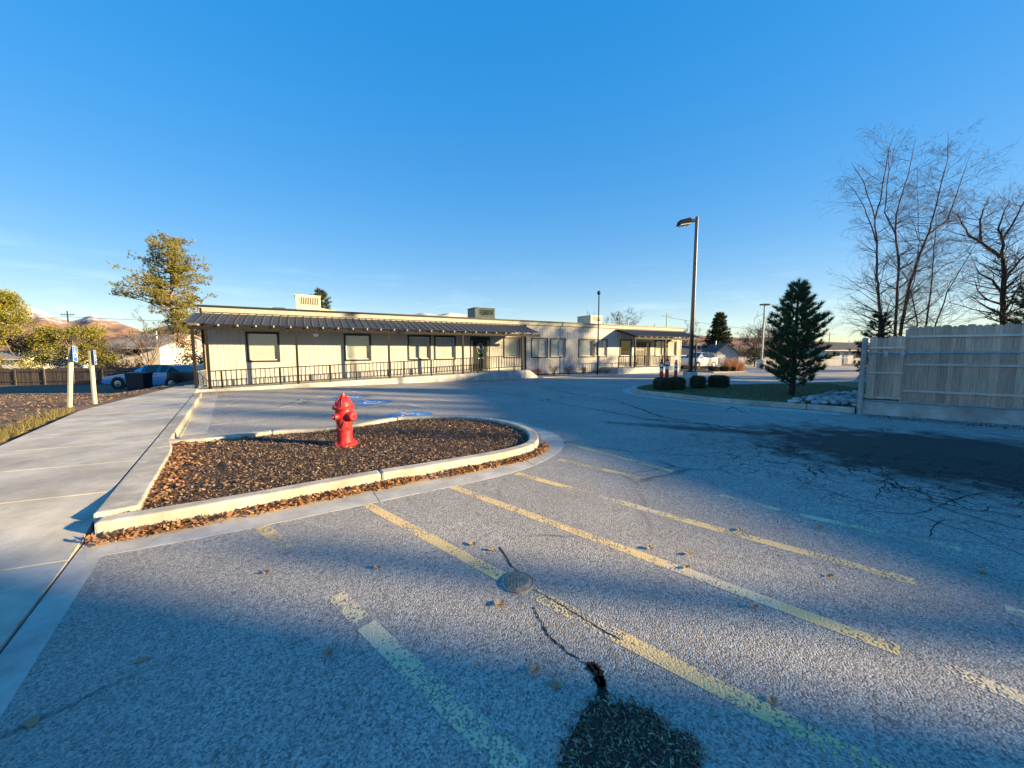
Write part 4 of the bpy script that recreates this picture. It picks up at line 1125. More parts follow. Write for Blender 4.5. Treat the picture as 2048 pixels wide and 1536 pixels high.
# ------------------------------------------------------------------ foliage helpers
def blades(pos, axis, n, L0, L1, w, spread, rng):
    """n needle blades per tuft, as thin triangles"""
    pos = np.repeat(np.asarray(pos), n, 0); axis = np.repeat(unit(np.asarray(axis, dtype=float)), n, 0)
    k = len(pos)
    d = unit(axis + rng.normal(0, spread, (k, 3)))
    l = rng.uniform(L0, L1, k)[:, None]
    s = unit(np.cross(d, rng.normal(0, 1, (k, 3)))) * w
    V = np.stack([pos - s, pos + s, pos + d * l], 1).reshape(-1, 3)
    return V
def tri_mesh(name, V): return np_mesh(name, V, np.arange(len(V)).reshape(-1, 3))
def leaf_cloud(centers, radii, n, lmin, lmax, rng, shell=0.55, flat=1.0):
    """small rhombic leaves spread through clumps"""
    c = np.repeat(np.asarray(centers), n, 0); r = np.repeat(np.asarray(radii), n)[:, None]
    k = len(c)
    d = unit(rng.normal(0, 1, (k, 3))); rad = (shell + (1 - shell) * rng.uniform(0, 1, (k, 1)) ** .6)
    p = c + d * r * rad * np.array([1, 1, flat])
    a = unit(d + rng.normal(0, .7, (k, 3))); b = unit(np.cross(a, rng.normal(0, 1, (k, 3))))
    l = rng.uniform(lmin, lmax, (k, 1)) / 2
    V = np.stack([p - a * l, p - b * l * .55, p + a * l, p + b * l * .55], 1).reshape(-1, 3)
    return V, np.arange(4 * k).reshape(-1, 4)

def conifer(name, label, base, H, Rd, z0, m, bark, seed, whorl=0.28, nb=6, tilt=0.35, tuft=14, nl=(0.10, 0.16), nw=0.006, prof=None, tufts=9, spread=.55, group=None, gap=0.0, trunk_r=None):
    rng = np.random.default_rng(seed); r = random.Random(seed)
    t = thing(name, label, 'tree', base, 0, group)
    tr = trunk_r or H * 0.018
    pts = [(0.03 * H * .1 * math.sin(k), 0.03 * H * .1 * math.cos(k * 1.7), H * k / 8) for k in range(9)]
    pts[0] = (0, 0, -0.15)
    part('trunk', MB().tube(pts, [tr * (1.15 - k / 8) + .008 for k in range(9)], 9), bark, t, smooth=True)
    prof = prof or (lambda f: (1 - f) ** 0.85)
    mb = MB(); P_, A_ = [], []
    z = z0
    while z < H * 0.97:
        f = (z - z0) / (H - z0)
        for k in range(nb):
            if r.random() < gap: continue
            a = 2 * math.pi * (k + r.random() * .7) / nb + z * 3.1
            ln = Rd * prof(f) * r.uniform(0.72, 1.12) + 0.05
            tl = tilt + 0.5 * f + r.uniform(-.1, .1)
            d = Vector((math.cos(a), math.sin(a), tl))
            o = Vector((0, 0, z + r.uniform(-.5, .5) * whorl))
            bp = [o + d * ln * s + Vector((0, 0, 0.12 * ln * s * s)) for s in (0, .35, .7, 1)]
            mb.tube(bp, [tr * .28 * (1 - f * .6), tr * .2 * (1 - f * .6), tr * .12, .004], 4, cap=False)
            nt_ = max(3, int(tufts * (0.35 + ln / Rd)))
            for j in range(nt_):
                s = 0.22 + 0.78 * (j + r.random()) / nt_
                side = Vector((-math.sin(a), math.cos(a), 0)) * r.uniform(-1, 1) * ln * 0.30 * (1.15 - s * .7)
                p = bp[0].lerp(bp[3], s) + side + Vector((0, 0, r.uniform(-.03, .10) * ln))
                P_.append(p); A_.append(d.normalized() * .6 + side * .6 / max(ln, .1) + Vector((0, 0, .55)))
        z += whorl * r.uniform(.8, 1.2)
    P_.append((0, 0, H)); A_.append((0, 0, 1))
    part('branches', mb, bark, t, smooth=True)
    part('crown', tri_mesh('crown', blades([tuple(p) for p in P_], [tuple(p) for p in A_], tuft, nl[0], nl[1], nw, spread, rng)), m, t)
    return t

# young dark pine on the lawn
pb = G(1583, 790, 0.12)
conifer('pine_tree', 'young dark pine with upright candles on the lawn strip', (pb.x, pb.y, 0.11), 3.74, 0.97, 0.34, M['pinedark'], M['barkdark'], 21, whorl=0.25, nb=7, tilt=.38, tuft=28, gap=.12,
        nl=(0.12, 0.21), nw=0.008, prof=lambda f: (0.95 if f < .28 else 0.97 * (1 - (f - .28) / .72) ** .85), tufts=17, spread=.40, trunk_r=.075)
# tall conifer behind the right end of the building
cb = YD(1436, 704, 43)
conifer('conifer_tree', 'dense cone-shaped evergreen behind the grey shed', (cb.x, cb.y, -0.03), 5.95, 1.55, 0.9, M['spruce'], M['barkdark'], 22, whorl=.24, nb=9, tilt=-.05, tuft=20, nl=(.16, .32), nw=.025, tufts=9,
        prof=lambda f: min(1, .9 + f) * (1 - f) ** .62 + .02, spread=.7)
cb = YD(645, 700, 44)
conifer('conifer_tree', 'evergreen tree rising behind the roof beside the beige cooling unit', (cb.x, cb.y, -0.6), 9.3, 2.2, 3.0, M['spruce'], M['barkdark'], 23, whorl=.4, nb=8, tilt=.05, tuft=16, nl=(.2, .4), nw=.028, tufts=8,
        prof=lambda f: (1 - f) ** .6, spread=.7)

# big pine on the left with loose tufts and gaps
pb = YD(358, 735, 46)
def ponderosa(label, base, H, seed, size=1.0):
    r = random.Random(seed); rng = np.random.default_rng(seed)
    t = thing('pine_tree', label, 'tree', base); t.scale = (size, size, size)
    tp = [(0.25 * math.sin(k * .9), 0.1 * math.cos(k), H * k / 9) for k in range(10)]; tp[0] = (0, 0, -.3)
    part('trunk', MB().tube(tp, [.26 - .022 * k for k in range(10)], 9), M['bark'], t, smooth=True)
    mb = MB(); C_, A_, Rr = [], [], []
    z = H * 0.28
    while z < H * .99:
        f = (z / H - .28) / .72
        env = 4.0 * (0.55 + .55 * f if f < .3 else (0.72 + 0.28 * math.cos((f - .3) * 4.3)) * (1 - max(0, f - .75) * 1.9))
        for k in range(r.choice((2, 3, 4))):
            a = r.uniform(0, 2 * math.pi); ln = env * r.uniform(.45, 1.05)
            if math.cos(a) < -.4 and f < .25: ln *= .5
            d = Vector((math.cos(a), math.sin(a), r.uniform(.0, .45)))
            o = Vector((.25 * math.sin(z / H * 8.1), 0, z))
            bp = [o, o + d * ln * .4 + Vector((0, 0, -.1)), o + d * ln * .75, o + d * ln + Vector((0, 0, .25))]
            mb.tube(bp, [.07, .05, .035, .015], 5, cap=False)
            for j in range(max(2, int(ln * 2.1))):
                s = r.uniform(.35, 1.0)
                p = bp[0].lerp(bp[3], s) + Vector((r.gauss(0, .33), r.gauss(0, .33), r.gauss(0.05, .2)))
                mb.tube([bp[0].lerp(bp[3], max(0, s - .12)), p], [.02, .008], 3, cap=False)
                C_.append(p); A_.append(d + Vector((0, 0, .5)))
                for q_ in range(9):
                    C_.append(p + Vector((r.gauss(0, .24), r.gauss(0, .24), r.gauss(0, .15)))); A_.append(Vector((r.gauss(0, .7), r.gauss(0, .7), .7)))
        z += H * .021
    part('branches', mb, M['bark'], t, smooth=True)
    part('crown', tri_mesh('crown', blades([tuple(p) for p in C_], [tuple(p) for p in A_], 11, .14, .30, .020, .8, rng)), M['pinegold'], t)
ponderosa('tall loose-crowned pine lit gold, left of the long building', (pb.x, pb.y, -1.9), 13.0, 5, 1.31)

def clump_tree(name, label, base, clumps, n, l, m, trunk_h, seed, bark, cat='tree', tr=.16):
    rng = np.random.default_rng(seed)
    t = thing(name, label, cat, base)
    r = random.Random(seed)
    mb = MB().tube([(0, 0, -.3), (0.05, 0, trunk_h * .5), (0, .05, trunk_h)], [tr, tr * .8, tr * .5], 8)
    for c in clumps[::2]:
        mb.tube([(0, 0, trunk_h * r.uniform(.4, .95)), (c[0] * .5, c[1] * .5, (trunk_h * .6 + c[2]) * .5 + .2), c[:3]], [tr * .4, tr * .25, .02], 5, cap=False)
    part('trunk', mb, bark, t, smooth=True)
    V, Fq = leaf_cloud([c[:3] for c in clumps], [c[3] for c in clumps], n, l[0], l[1], rng, .35, .8)
    part('crown', np_mesh('crown', V, Fq), m, t)
    return t
def clumps_in(rx, ry, z0, z1, n, rr, seed, taper=.6):
    r = random.Random(seed); o = []
    for _ in range(n):
        f = r.random() ** .9; z = z0 + (z1 - z0) * f; k = (1 - taper * f)
        a = r.uniform(0, 6.28); q_ = r.uniform(.45, 1) ** .5
        o.append((rx * k * q_ * math.cos(a), ry * k * q_ * math.sin(a), z, rr * r.uniform(.6, 1.2)))
    return o
b = YD(25, 742, 34); 
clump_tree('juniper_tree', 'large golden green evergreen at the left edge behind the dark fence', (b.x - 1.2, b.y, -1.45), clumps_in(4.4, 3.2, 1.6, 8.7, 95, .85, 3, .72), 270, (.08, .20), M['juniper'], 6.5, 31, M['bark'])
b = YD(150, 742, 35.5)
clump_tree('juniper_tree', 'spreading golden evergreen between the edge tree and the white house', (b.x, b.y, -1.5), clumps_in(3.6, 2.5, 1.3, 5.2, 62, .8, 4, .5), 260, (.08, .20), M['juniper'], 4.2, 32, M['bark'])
b = YD(392, 742, 30)
clump_tree('juniper_shrub', 'rusty tan bush below the tall pine beside the building corner', (b.x, b.y, -1.1), clumps_in(1.6, 1.4, .6, 3.9, 34, .55, 6, .35), 130, (.08, .2), M['brownshrub'], 2.6, 33, M['bark'], 'bush', .08)

# ------------------------------------------------------------------ clipped hedges
def hedge(label, u0, u1, v0, v1, y, seed, dep=0.6, round_=.75):
    a, b_ = YD(u0, v1, y), YD(u1, v1, y); top = YD(u0, v0, y).z
    w, h = b_.x - a.x, top - 0.10
    rng = np.random.default_rng(seed)
    t = thing('clipped_shrub', label, 'shrub', ((a.x + b_.x) / 2, y + dep / 2, 0.10))
    def sup(k):
        d = rng.normal(0, 1, (k, 3)); e = 4.5
        q_ = (np.abs(d) ** e).sum(1) ** (1 / e)
        return d / q_[:, None]
    core = sup(400); 
    mb = MB(); n, m_ = 14, 7
    def se(c, e): return math.copysign(abs(c) ** e, c)
    for j in range(m_):
        ph = -math.pi / 2 + math.pi * j / (m_ - 1)
        for k in range(n):
            th = 2 * math.pi * k / n
            mb.v.append((w / 2 * .88 * se(math.cos(ph), .45) * se(math.cos(th), .5), dep / 2 * .88 * se(math.cos(ph), .45) * se(math.sin(th), .5), h / 2 + h / 2 * .9 * se(math.sin(ph), .5)))
    mb.f = [(j * n + k, j * n + (k + 1) % n, (j + 1) * n + (k + 1) % n, (j + 1) * n + k) for j in range(m_ - 1) for k in range(n)]
    part('inner_twigs', mb, M['barkdark'], t)
    k = int(2600 * max(.5, w))
    p = sup(k) * np.array([w / 2, dep / 2, h / 2]) * rng.uniform(.90, 1.03, (k, 1)) + np.array([0, 0, h / 2])
    p[:, 2] = np.maximum(p[:, 2], 0.03)
    aa = unit(rng.normal(0, 1, (k, 3))); bb = unit(np.cross(aa, rng.normal(0, 1, (k, 3)))); l = rng.uniform(.018, .04, (k, 1))
    V = np.stack([p - aa * l, p - bb * l * .6, p + aa * l, p + bb * l * .6], 1).reshape(-1, 3)
    part('leaves', np_mesh('leaves', V, np.arange(4 * k).reshape(-1, 4)), M['hedge'], t)
hedge('clipped box shrub at the tip of the lawn, leftmost of the row', 1315, 1346, 757, 782, 13.9, 1)
hedge('clipped box shrub touching the lamp post base on its left', 1346, 1374, 756, 782, 13.95, 2)
hedge('clipped box shrub just right of the lamp post base', 1391, 1415, 753, 778, 14.5, 3)
hedge('rounded clipped shrub farthest right, nearest the pine', 1427, 1462, 752, 776, 14.9, 4)

def shrub(label, p, h, r_, m, seed, n=260, l=(.03, .07), name='shrub', stems=14, upright=.6):
    rng = np.random.default_rng(seed); r = random.Random(seed)
    t = thing(name, label, 'shrub', tuple(p))
    mb = MB(); tips = []
    for k in range(stems):
        a = r.uniform(0, 6.28); d = r.uniform(.2, 1) * r_
        e = Vector((d * math.cos(a), d * math.sin(a), h * r.uniform(upright, 1)))
        mb.tube([(0, 0, -.02), (e.x * .4, e.y * .4, e.z * .55), e], [.010, .007, .003], 4, cap=False); tips += [e, e * .75]
    part('stems', mb, M['twig'], t)
    V, Fq = leaf_cloud([tuple(x) for x in tips], [r_ * .32] * len(tips), max(6, n // len(tips)), l[0], l[1], rng, .2)
    V[:, 2] = np.maximum(V[:, 2], .01)
    part('leaves', np_mesh('leaves', V, Fq), m, t)
SH = [(16.05, 'low red shrub at the wall just right of the ramp end', .42, .34, 'redshrub'), (17.2, 'tall brown twiggy shrub at the wall between two red shrubs', .62, .42, 'brownshrub'),
      (18.35, 'bright red shrub at the wall below the paired windows', .58, .40, 'redshrub'), (19.75, 'brown red shrub at the wall left of the flagpole', .45, .38, 'redshrub'),
      (20.9, 'low brown plant at the wall just right of the flagpole', .32, .36, 'brownshrub'), (21.6, 'small dry plant at the wall nearest the far porch', .30, .30, 'brownshrub')]
for i, (s, lab, h, r_, mm) in enumerate(SH): shrub(lab, BW(s, -0.75 + .1 * (i % 3), .035), h, r_, M[mm], 50 + i, 420)

# stakes and flagpole
p = BW(20.25, 0.02, .035)
t = thing('flagpole', 'slim dark flagpole with a ball on top before the wall', 'flagpole', tuple(p))
part('pole', MB().tube([(0, 0, -.1), (0, 0, 5.2)], [.045, .03], 8), M['bronze'], t, smooth=True)
part('ball', MB().lathe([(.02, 5.19), (.09, 5.24), (.125, 5.33), (.09, 5.43), (.02, 5.47)], 14), M['black'], t, smooth=True)
part('cleat', MB().box(-.10, .10, -.03, .03, 3.55, 3.6), M['bronze'], t)
part('halyard', MB().tube([(.05, 0, 1.2), (.05, 0, 5.1)], .006, 4), M['wire'], t)
p = G(1076, 757)
t = thing('marker_rod', 'thin dark rod standing before the pair of windows', 'rod', (p.x, p.y, 0))
part('rod', MB().tube([(0, 0, -.05), (0, 0, 2.15)], .018, 6), M['bronze'], t)
part('rod_cap', MB().lathe([(.026, 2.13), (.026, 2.2), (.01, 2.22)], 8), M['bronze'], t)

# ------------------------------------------------------------------ wooden fence on a concrete base, chain-link in front
FT = math.atan2(FD.y, FD.x)
FN = Vector((-0.587, -0.809, 0))                          # towards the camera
fw = thing('base_wall', 'low stained concrete wall under the wooden fence', 'wall', tuple(F0 + FD * 0.05), FT)
for k in range(5):
    part('wall_section', MB().box(k * 3.6, k * 3.6 + 3.59, -0.10, 0.12, -0.05, 0.315), M['rampc'], fw, bevel=.015)
fe = thing('wooden_fence', 'tall weathered cedar picket fence on the concrete wall', 'fence', tuple(F0 + FD * 0.10), FT)
k = 0; x = 0.02
pks = []
for i in range(5):
    w_ = .135 + R.uniform(-.02, .03); tp = R.uniform(1.94, 2.0)
    pks.append((i, w_, tp))
x = 0.02; cnt = 0
while x < 16:
    w_ = R.choice((.095, .135, .14, .145, .15)); short = x < 0.62
    if short and x + w_ > .68: w_ = .64 - x
    tp = (1.95 if short else 2.20) + R.uniform(-.025, .02)
    zb = (.40 if short else .335) + R.uniform(-.01, .01)
    c_ = .03
    th_ = .018; y0 = .03 + (0.0 if short else .012) + R.uniform(-.003, .003)
    bot = [(x, y0, zb), (x + w_ - .003, y0, zb), (x + w_ - .003, y0 + th_, zb), (x, y0 + th_, zb)]
    pr = [(0, zb), (w_ - .003, zb), (w_ - .003, tp - c_), (w_ - .003 - c_, tp), (c_, tp), (0, tp - c_)]
    n = 6
    mb = MB().add([(x + a, y0, z) for a, z in pr] + [(x + a, y0 + th_, z) for a, z in pr], [tuple(range(n)), tuple(range(2 * n - 1, n - 1, -1))] + [(i, n + i, n + (i + 1) % n, (i + 1) % n) for i in range(n)])
    part('picket', mb, M['fencewood'], fe)
    x += w_
    if short and x >= .635: x = .69
for (a, b_, z) in [(.0, .655, 1.68), (.0, .655, 1.05), (.0, .655, .43), (.67, 16, 1.945), (.67, 16, 1.275), (.67, 16, .63)]:
    xx = a
    while xx < b_ - .01:
        xe = min(xx + 2.42, b_)
        part('rail', MB().box(xx, xe - .004, -.012 if a < .1 else -.002, .026 if a < .1 else .038, z - .022 + R.uniform(-.008, .008), z + .024), M['railwood'], fe)
        xx = xe
for xx in (.66, 3.1, 5.5, 8.0, 10.4): part('fence_post', MB().box(xx, xx + .09, .065, .155, .0, 2.12), M['fencewood'], fe)
cf = thing('chain_link_gate', 'galvanised post and chain-link mesh standing before the wooden fence', 'gate', tuple(F0 + FN * 0.16), FT)
part('post', MB().lathe([(.058, -.05), (.058, 1.86), (.062, 1.87), (.05, 1.92), (.02, 1.935)], 14), M['steel'], cf, smooth='auto')
part('top_rail', MB().tube([(.05, 0, 1.545), (6.5, 0, 1.62)], .022, 8), M['steel'], cf, smooth=True)
part('bottom_rail', MB().tube([(.05, 0, .36), (6.5, 0, .36)], .016, 8), M['steel'], cf, smooth=True)
mb = MB(); hgt = 1.18; st = .075
for k in range(-16, 88):
    for sgn in (1, -1):
        a = (k * st, .37) if sgn == 1 else (k * st, .37 + hgt)
        b_ = (k * st + hgt, .37 + hgt) if sgn == 1 else (k * st + hgt, .37)
        f0, f1 = max(0, (.06 - a[0]) / (b_[0] - a[0])), min(1, (6.5 - a[0]) / (b_[0] - a[0]))
        if f1 <= f0: continue
        mb.tube([(a[0] + (b_[0] - a[0]) * f, .004 * sgn, a[1] + (b_[1] - a[1]) * f) for f in (f0, f1)], .0022, 3, cap=False)
part('wire_mesh', mb, M['steel'], cf)
for xx in (.38, .66):
    part('latch_bracket', MB().box(xx - .025, xx + .04, -.05, .03, 1.47, 1.60).box(xx - .04, xx + .06, -.055, -.051, 1.52, 1.56), M['steel'], cf)
for zz in (.5, .8, 1.1, 1.4): part('tie_band', MB().lathe([(.062, zz), (.062, zz + .02)], 12), M['steel'], cf)

# ------------------------------------------------------------------ bare trees
RMIN = [.0028]
def twig_tree(mb, p, d, ln, r_, lvl, rnd, kids=(5, 5, 4), bend=.25, up=.12, n=(6, 5, 4, 3), mb2=None):
    segs = 4 if lvl < 2 else 3
    pts = [Vector(p)]; dd = Vector(d).normalized()
    for k in range(segs):
        dd = (dd + Vector((rnd.gauss(0, bend), rnd.gauss(0, bend), rnd.gauss(up, bend * .6))) * .5).normalized()
        pts.append(pts[-1] + dd * ln / segs)
    rad = [max(RMIN[0], r_ * (1 - .72 * k / segs)) for k in range(segs + 1)]
    (mb if lvl < 1 else (mb2 or mb)).tube(pts, rad, n[min(lvl, 3)], cap=False)
    if lvl < len(kids):
        for k in range(kids[lvl]):
            f = rnd.uniform(.25, .98); i = min(int(f * segs), segs - 1)
            q_ = pts[i].lerp(pts[i + 1], f * segs - i)
            dv = (pts[i + 1] - pts[i]).normalized()
            sd = dv.cross(Vector((rnd.gauss(0, 1), rnd.gauss(0, 1), rnd.gauss(0, 1)))).normalized()
            twig_tree(mb, q_, dv * .75 + sd * rnd.uniform(.5, 1.0), ln * rnd.uniform(.38, .62) * (1.1 - .4 * f), max(RMIN[0], rad[i] * .5), lvl + 1, rnd, kids, bend, up, n, mb2)

def traced_tree(name, label, base_px, y, stems, seed, bark, side_len, kids, tr=1.0, zb=.11, dens=7, droop=0.0):
    """stems traced as pixel polylines at the tree's own distance; each stem gets its own small offset in depth"""
    rnd = random.Random(seed)
    b = YD(base_px[0], base_px[1], y); base = Vector((b.x, y, zb))
    t = thing(name, label, 'tree', tuple(base))
    mbs, mbt = MB(), MB()
    for si, (r0, pix) in enumerate(stems):
        r0 *= .8
        dy = rnd.uniform(-.5, .5)
        pts = []
        for k, (u, v) in enumerate(pix):
            pts.append(YD(u, v, y + dy * (0.3 + k * .35)) - base)
        if pix[0][1] > 630:                               # stems that start behind the fence go on down to the ground
            e = (pts[0] - pts[1]).normalized()
            pts = [Vector((pts[0].x * .75, pts[0].y * .6, -.1)), pts[0].lerp(Vector((pts[0].x * .75, pts[0].y * .6, 0)), .5)] + pts
        sp = []
        for k in range(len(pts) - 1):
            for j in range(3): sp.append(pts[k].lerp(pts[k + 1], j / 3) + Vector((rnd.gauss(0, .008), rnd.gauss(0, .02), 0)))
        sp.append(pts[-1])
        n = len(sp); rad = [max(.004, r0 * (1 - .93 * k / (n - 1))) for k in range(n)]
        mbs.tube(sp, rad, 8, cap=False)
        ln = sum((sp[k + 1] - sp[k]).length for k in range(n - 1))
        for k in range(int(ln * dens)):
            f = rnd.uniform(.22 if r0 > .03 else .1, .99); i = min(int(f * (n - 1)), n - 2)
            if sp[i].z < 2.0: continue
            dv = (sp[i + 1] - sp[i]).normalized()
            a = rnd.uniform(0, 6.28); sd = Vector((math.cos(a), math.sin(a) * .8, rnd.uniform(-.25, .25)))
            L_ = side_len * rnd.uniform(.3, 1.0) * (1.05 - .75 * f) * (1.0 if r0 > .04 else .7)
            twig_tree(mbt, sp[i], dv * rnd.uniform(.25, .8) + sd, L_, max(.005, rad[i] * .33), 1, rnd, kids, .22, .10 - droop, mb2=mbt)
    part('trunk', mbs, bark, t, smooth=True)
    part('branches', mbt, M['twig'], t, smooth=True)
    return t
traced_tree('bare_tree', 'tall bare tree with many slim stems behind the short fence section', (1800, 650), 20.0, [
    (0.123, [(1763, 645), (1757, 590), (1754, 555), (1753, 483), (1750, 438), (1728, 366), (1703, 326)]),
    (0.055, [(1750, 438), (1760, 400), (1777, 303), (1791, 258)]),
    (0.043, [(1753, 483), (1735, 430), (1716, 390), (1690, 360)]),
    (0.109, [(1791, 650), (1797, 541), (1791, 458), (1793, 429), (1817, 346), (1832, 275)]),
    (0.049, [(1792, 470), (1770, 425), (1778, 340), (1776, 300)]),
    (0.116, [(1803, 650), (1820, 564), (1840, 506), (1857, 469), (1866, 435), (1883, 363), (1896, 312), (1896, 262)]),
    (0.058, [(1857, 469), (1895, 440), (1920, 370), (1945, 300)]),
    (0.065, [(1834, 647), (1823, 584), (1806, 544), (1790, 520)]),
    (0.072, [(1853, 647), (1864, 555), (1869, 498), (1872, 430), (1890, 380)]),
    (0.058, [(1872, 647), (1895, 584), (1929, 526), (1962, 470), (1990, 420)]),
    (0.058, [(1768, 640), (1800, 600), (1850, 560), (1905, 520), (1960, 480)]),
    (0.049, [(1803, 640), (1830, 560), (1838, 480), (1836, 400), (1835, 330)])], 41, M['barkred'], 3.7, (0, 5, 3), dens=5.6, droop=.06)
traced_tree('bare_tree', 'thick-trunked bare tree at the right edge behind the fence', (2006, 642), 21.5, [
    (0.203, [(2006, 645), (2006, 600), (2007, 569), (2009, 532), (2003, 512), (2006, 480), (1996, 460), (2006, 429), (2020, 400)]),
    (0.101, [(2003, 514), (1963, 486), (1935, 469), (1920, 438), (1900, 418)]),
    (0.088, [(2008, 560), (2040, 520), (2075, 490), (2100, 440)]),
    (0.095, [(2006, 590), (1985, 560), (1960, 548), (1945, 520)]),
    (0.081, [(2008, 610), (1975, 600), (1955, 580), (1948, 555)]),
    (0.081, [(2006, 480), (2030, 440), (2050, 400), (2060, 370)]),
    (0.081, [(1963, 486), (1960, 440), (1970, 410), (1985, 385)]),
    (0.068, [(2012, 620), (2040, 570), (2046, 520)])], 43, M['barkdark'], 3.1, (0, 5, 3), dens=7.5)

def bare_round(name, label, base, H, Rw, seed, m='twig', trunk=.12, nl=11, cat='tree', kids=(6, 5, 4)):
    rnd = random.Random(seed); t = thing(name, label, cat, base)
    mbs, mbt = MB(), MB()
    mbs.tube([(0, 0, -.2), (.03, 0, H * .18), (0, .03, H * .32)], [trunk, trunk * .85, trunk * .7], 8)
    for k in range(nl):
        a = 2 * math.pi * (k + rnd.random() * .6) / nl
        e = rnd.uniform(.25, 1.6)
        twig_tree(mbs, (0, 0, H * rnd.uniform(.14, .32)), (math.cos(a) * Rw / H * 1.5, math.sin(a) * Rw / H * 1.5, e), H * rnd.uniform(.5, .72), trunk * .45, 0, rnd, kids, .25, .12, mb2=mbt)
    part('trunk', mbs, M['bark'], t, smooth=True); part('branches', mbt, M[m], t)
    return t
RMIN[0] = .011
b = YD(1235, 702, 46); bare_round('bare_tree', 'rounded bare tree behind the roof beside the last cooling unit', (b.x, b.y, -.03), 6.9, 3.4, 61, trunk=.2, kids=(7, 6, 4))
b = YD(1362, 702, 60); bare_round('bare_tree', 'small bare tree behind the far end of the roof', (b.x, b.y, -.03), 5.8, 2.8, 62, trunk=.2, kids=(6, 6, 4))
b = YD(1512, 702, 52); bare_round('bare_tree', 'pale bare tree behind the low white wall', (b.x, b.y, -.03), 5.4, 1.8, 63, trunk=.16, kids=(6, 5, 3))
b = YD(1540, 702, 55); bare_round('bare_tree', 'slim bare tree rising behind the young pine', (b.x, b.y, -.03), 6.6, 1.5, 64, trunk=.16, kids=(6, 5, 3))
b = YD(300, 742, 36); bare_round('bare_tree', 'thin bare tree between the white house and the tall pine', (b.x, b.y, -1.4), 6.4, 2.2, 65, kids=(5, 4, 3))
b = YD(250, 742, 31.5); bare_round('bare_shrub', 'pale leafless bush above the dark fence before the white house', (b.x, b.y, -1.15), 2.4, 1.9, 66, trunk=.06, cat='shrub', kids=(6, 5, 3))
RMIN[0] = .008
b = YD(1890, 655, 11.5); conifer('conifer_tree', 'dark small evergreen peeping over the short fence section', (YD(1757, 670, 11.6).x, 11.6, .11), 2.55, .75, .8, M['spruce'], M['barkdark'], 71, whorl=.25, nb=7, tilt=.2, tuft=22, nl=(.08, .16), nw=.007, tufts=8)
b = YD(2062, 650, 19); conifer('conifer_tree', 'dark evergreen at the right edge beside the thick bare trunk', (b.x, 19, .0), 5.6, 2.1, .8, M['spruce'], M['barkdark'], 72, whorl=.35, nb=8, tilt=.1, tuft=24, nl=(.14, .26), nw=.012, tufts=9)
b = YD(1510, 702, 37); clump_tree('evergreen_shrub', 'dark round evergreen bush by the far lamp post', (b.x, b.y, -.02), clumps_in(.75, .7, .4, 1.95, 24, .42, 8, .3), 110, (.06, .14), M['spruce'], 1.1, 73, M['barkdark'], 'bush', .06)
# dry orange grasses and low hedges by the far drive
for i, (u, y, h, lab) in enumerate([(1452, 28.5, 1.1, 'tall orange dry grass clump left of the far drive bed'), (1465, 28.8, 1.25, 'tallest orange dry grass clump at the middle of the far drive bed'), (1478, 29.2, 1.0, 'orange dry grass clump at the right of the far drive bed')]):
    b = YD(u, 735, y); rng = np.random.default_rng(80 + i); k = 420
    t = thing('grass_clump', lab, 'grass', (b.x, y, .03))
    o_ = rng.normal(0, .14, (k, 3)); o_[:, 2] = 0
    ax = np.stack([rng.normal(0, .3, k), rng.normal(0, .3, k), np.ones(k)], 1)
    V = blades(o_, ax, 1, h * .6, h * 1.05, .012, .04, rng)
    part('blades', tri_mesh('blades', V), M['straw'], t)
    part('root_clump', MB().lathe([(.20, -.02), (.17, .05), (.08, .09)], 10), M['soil'], t)
b1 = YD(1425, 741, 27.4); b2 = YD(1478, 738, 29.6)
structure('drive_bed', MB().prism([(b1.x, 27.2), (b2.x, 28.2), (b2.x + .4, 30.2), (b1.x + .3, 29.6)], -.01, .06), M['stone'])
for i, (u0, u1, y, lab) in enumerate([(1424, 1440, 27.6, 'low far hedge, leftmost of three by the white car'), (1446, 1460, 27.9, 'low far hedge, middle of three below the orange grass'), (1462, 1473, 28.2, 'low far hedge, rightmost of three below the orange grass')]):
    hedge(lab, u0, u1, 733.5, 742, y, 90 + i, .7)

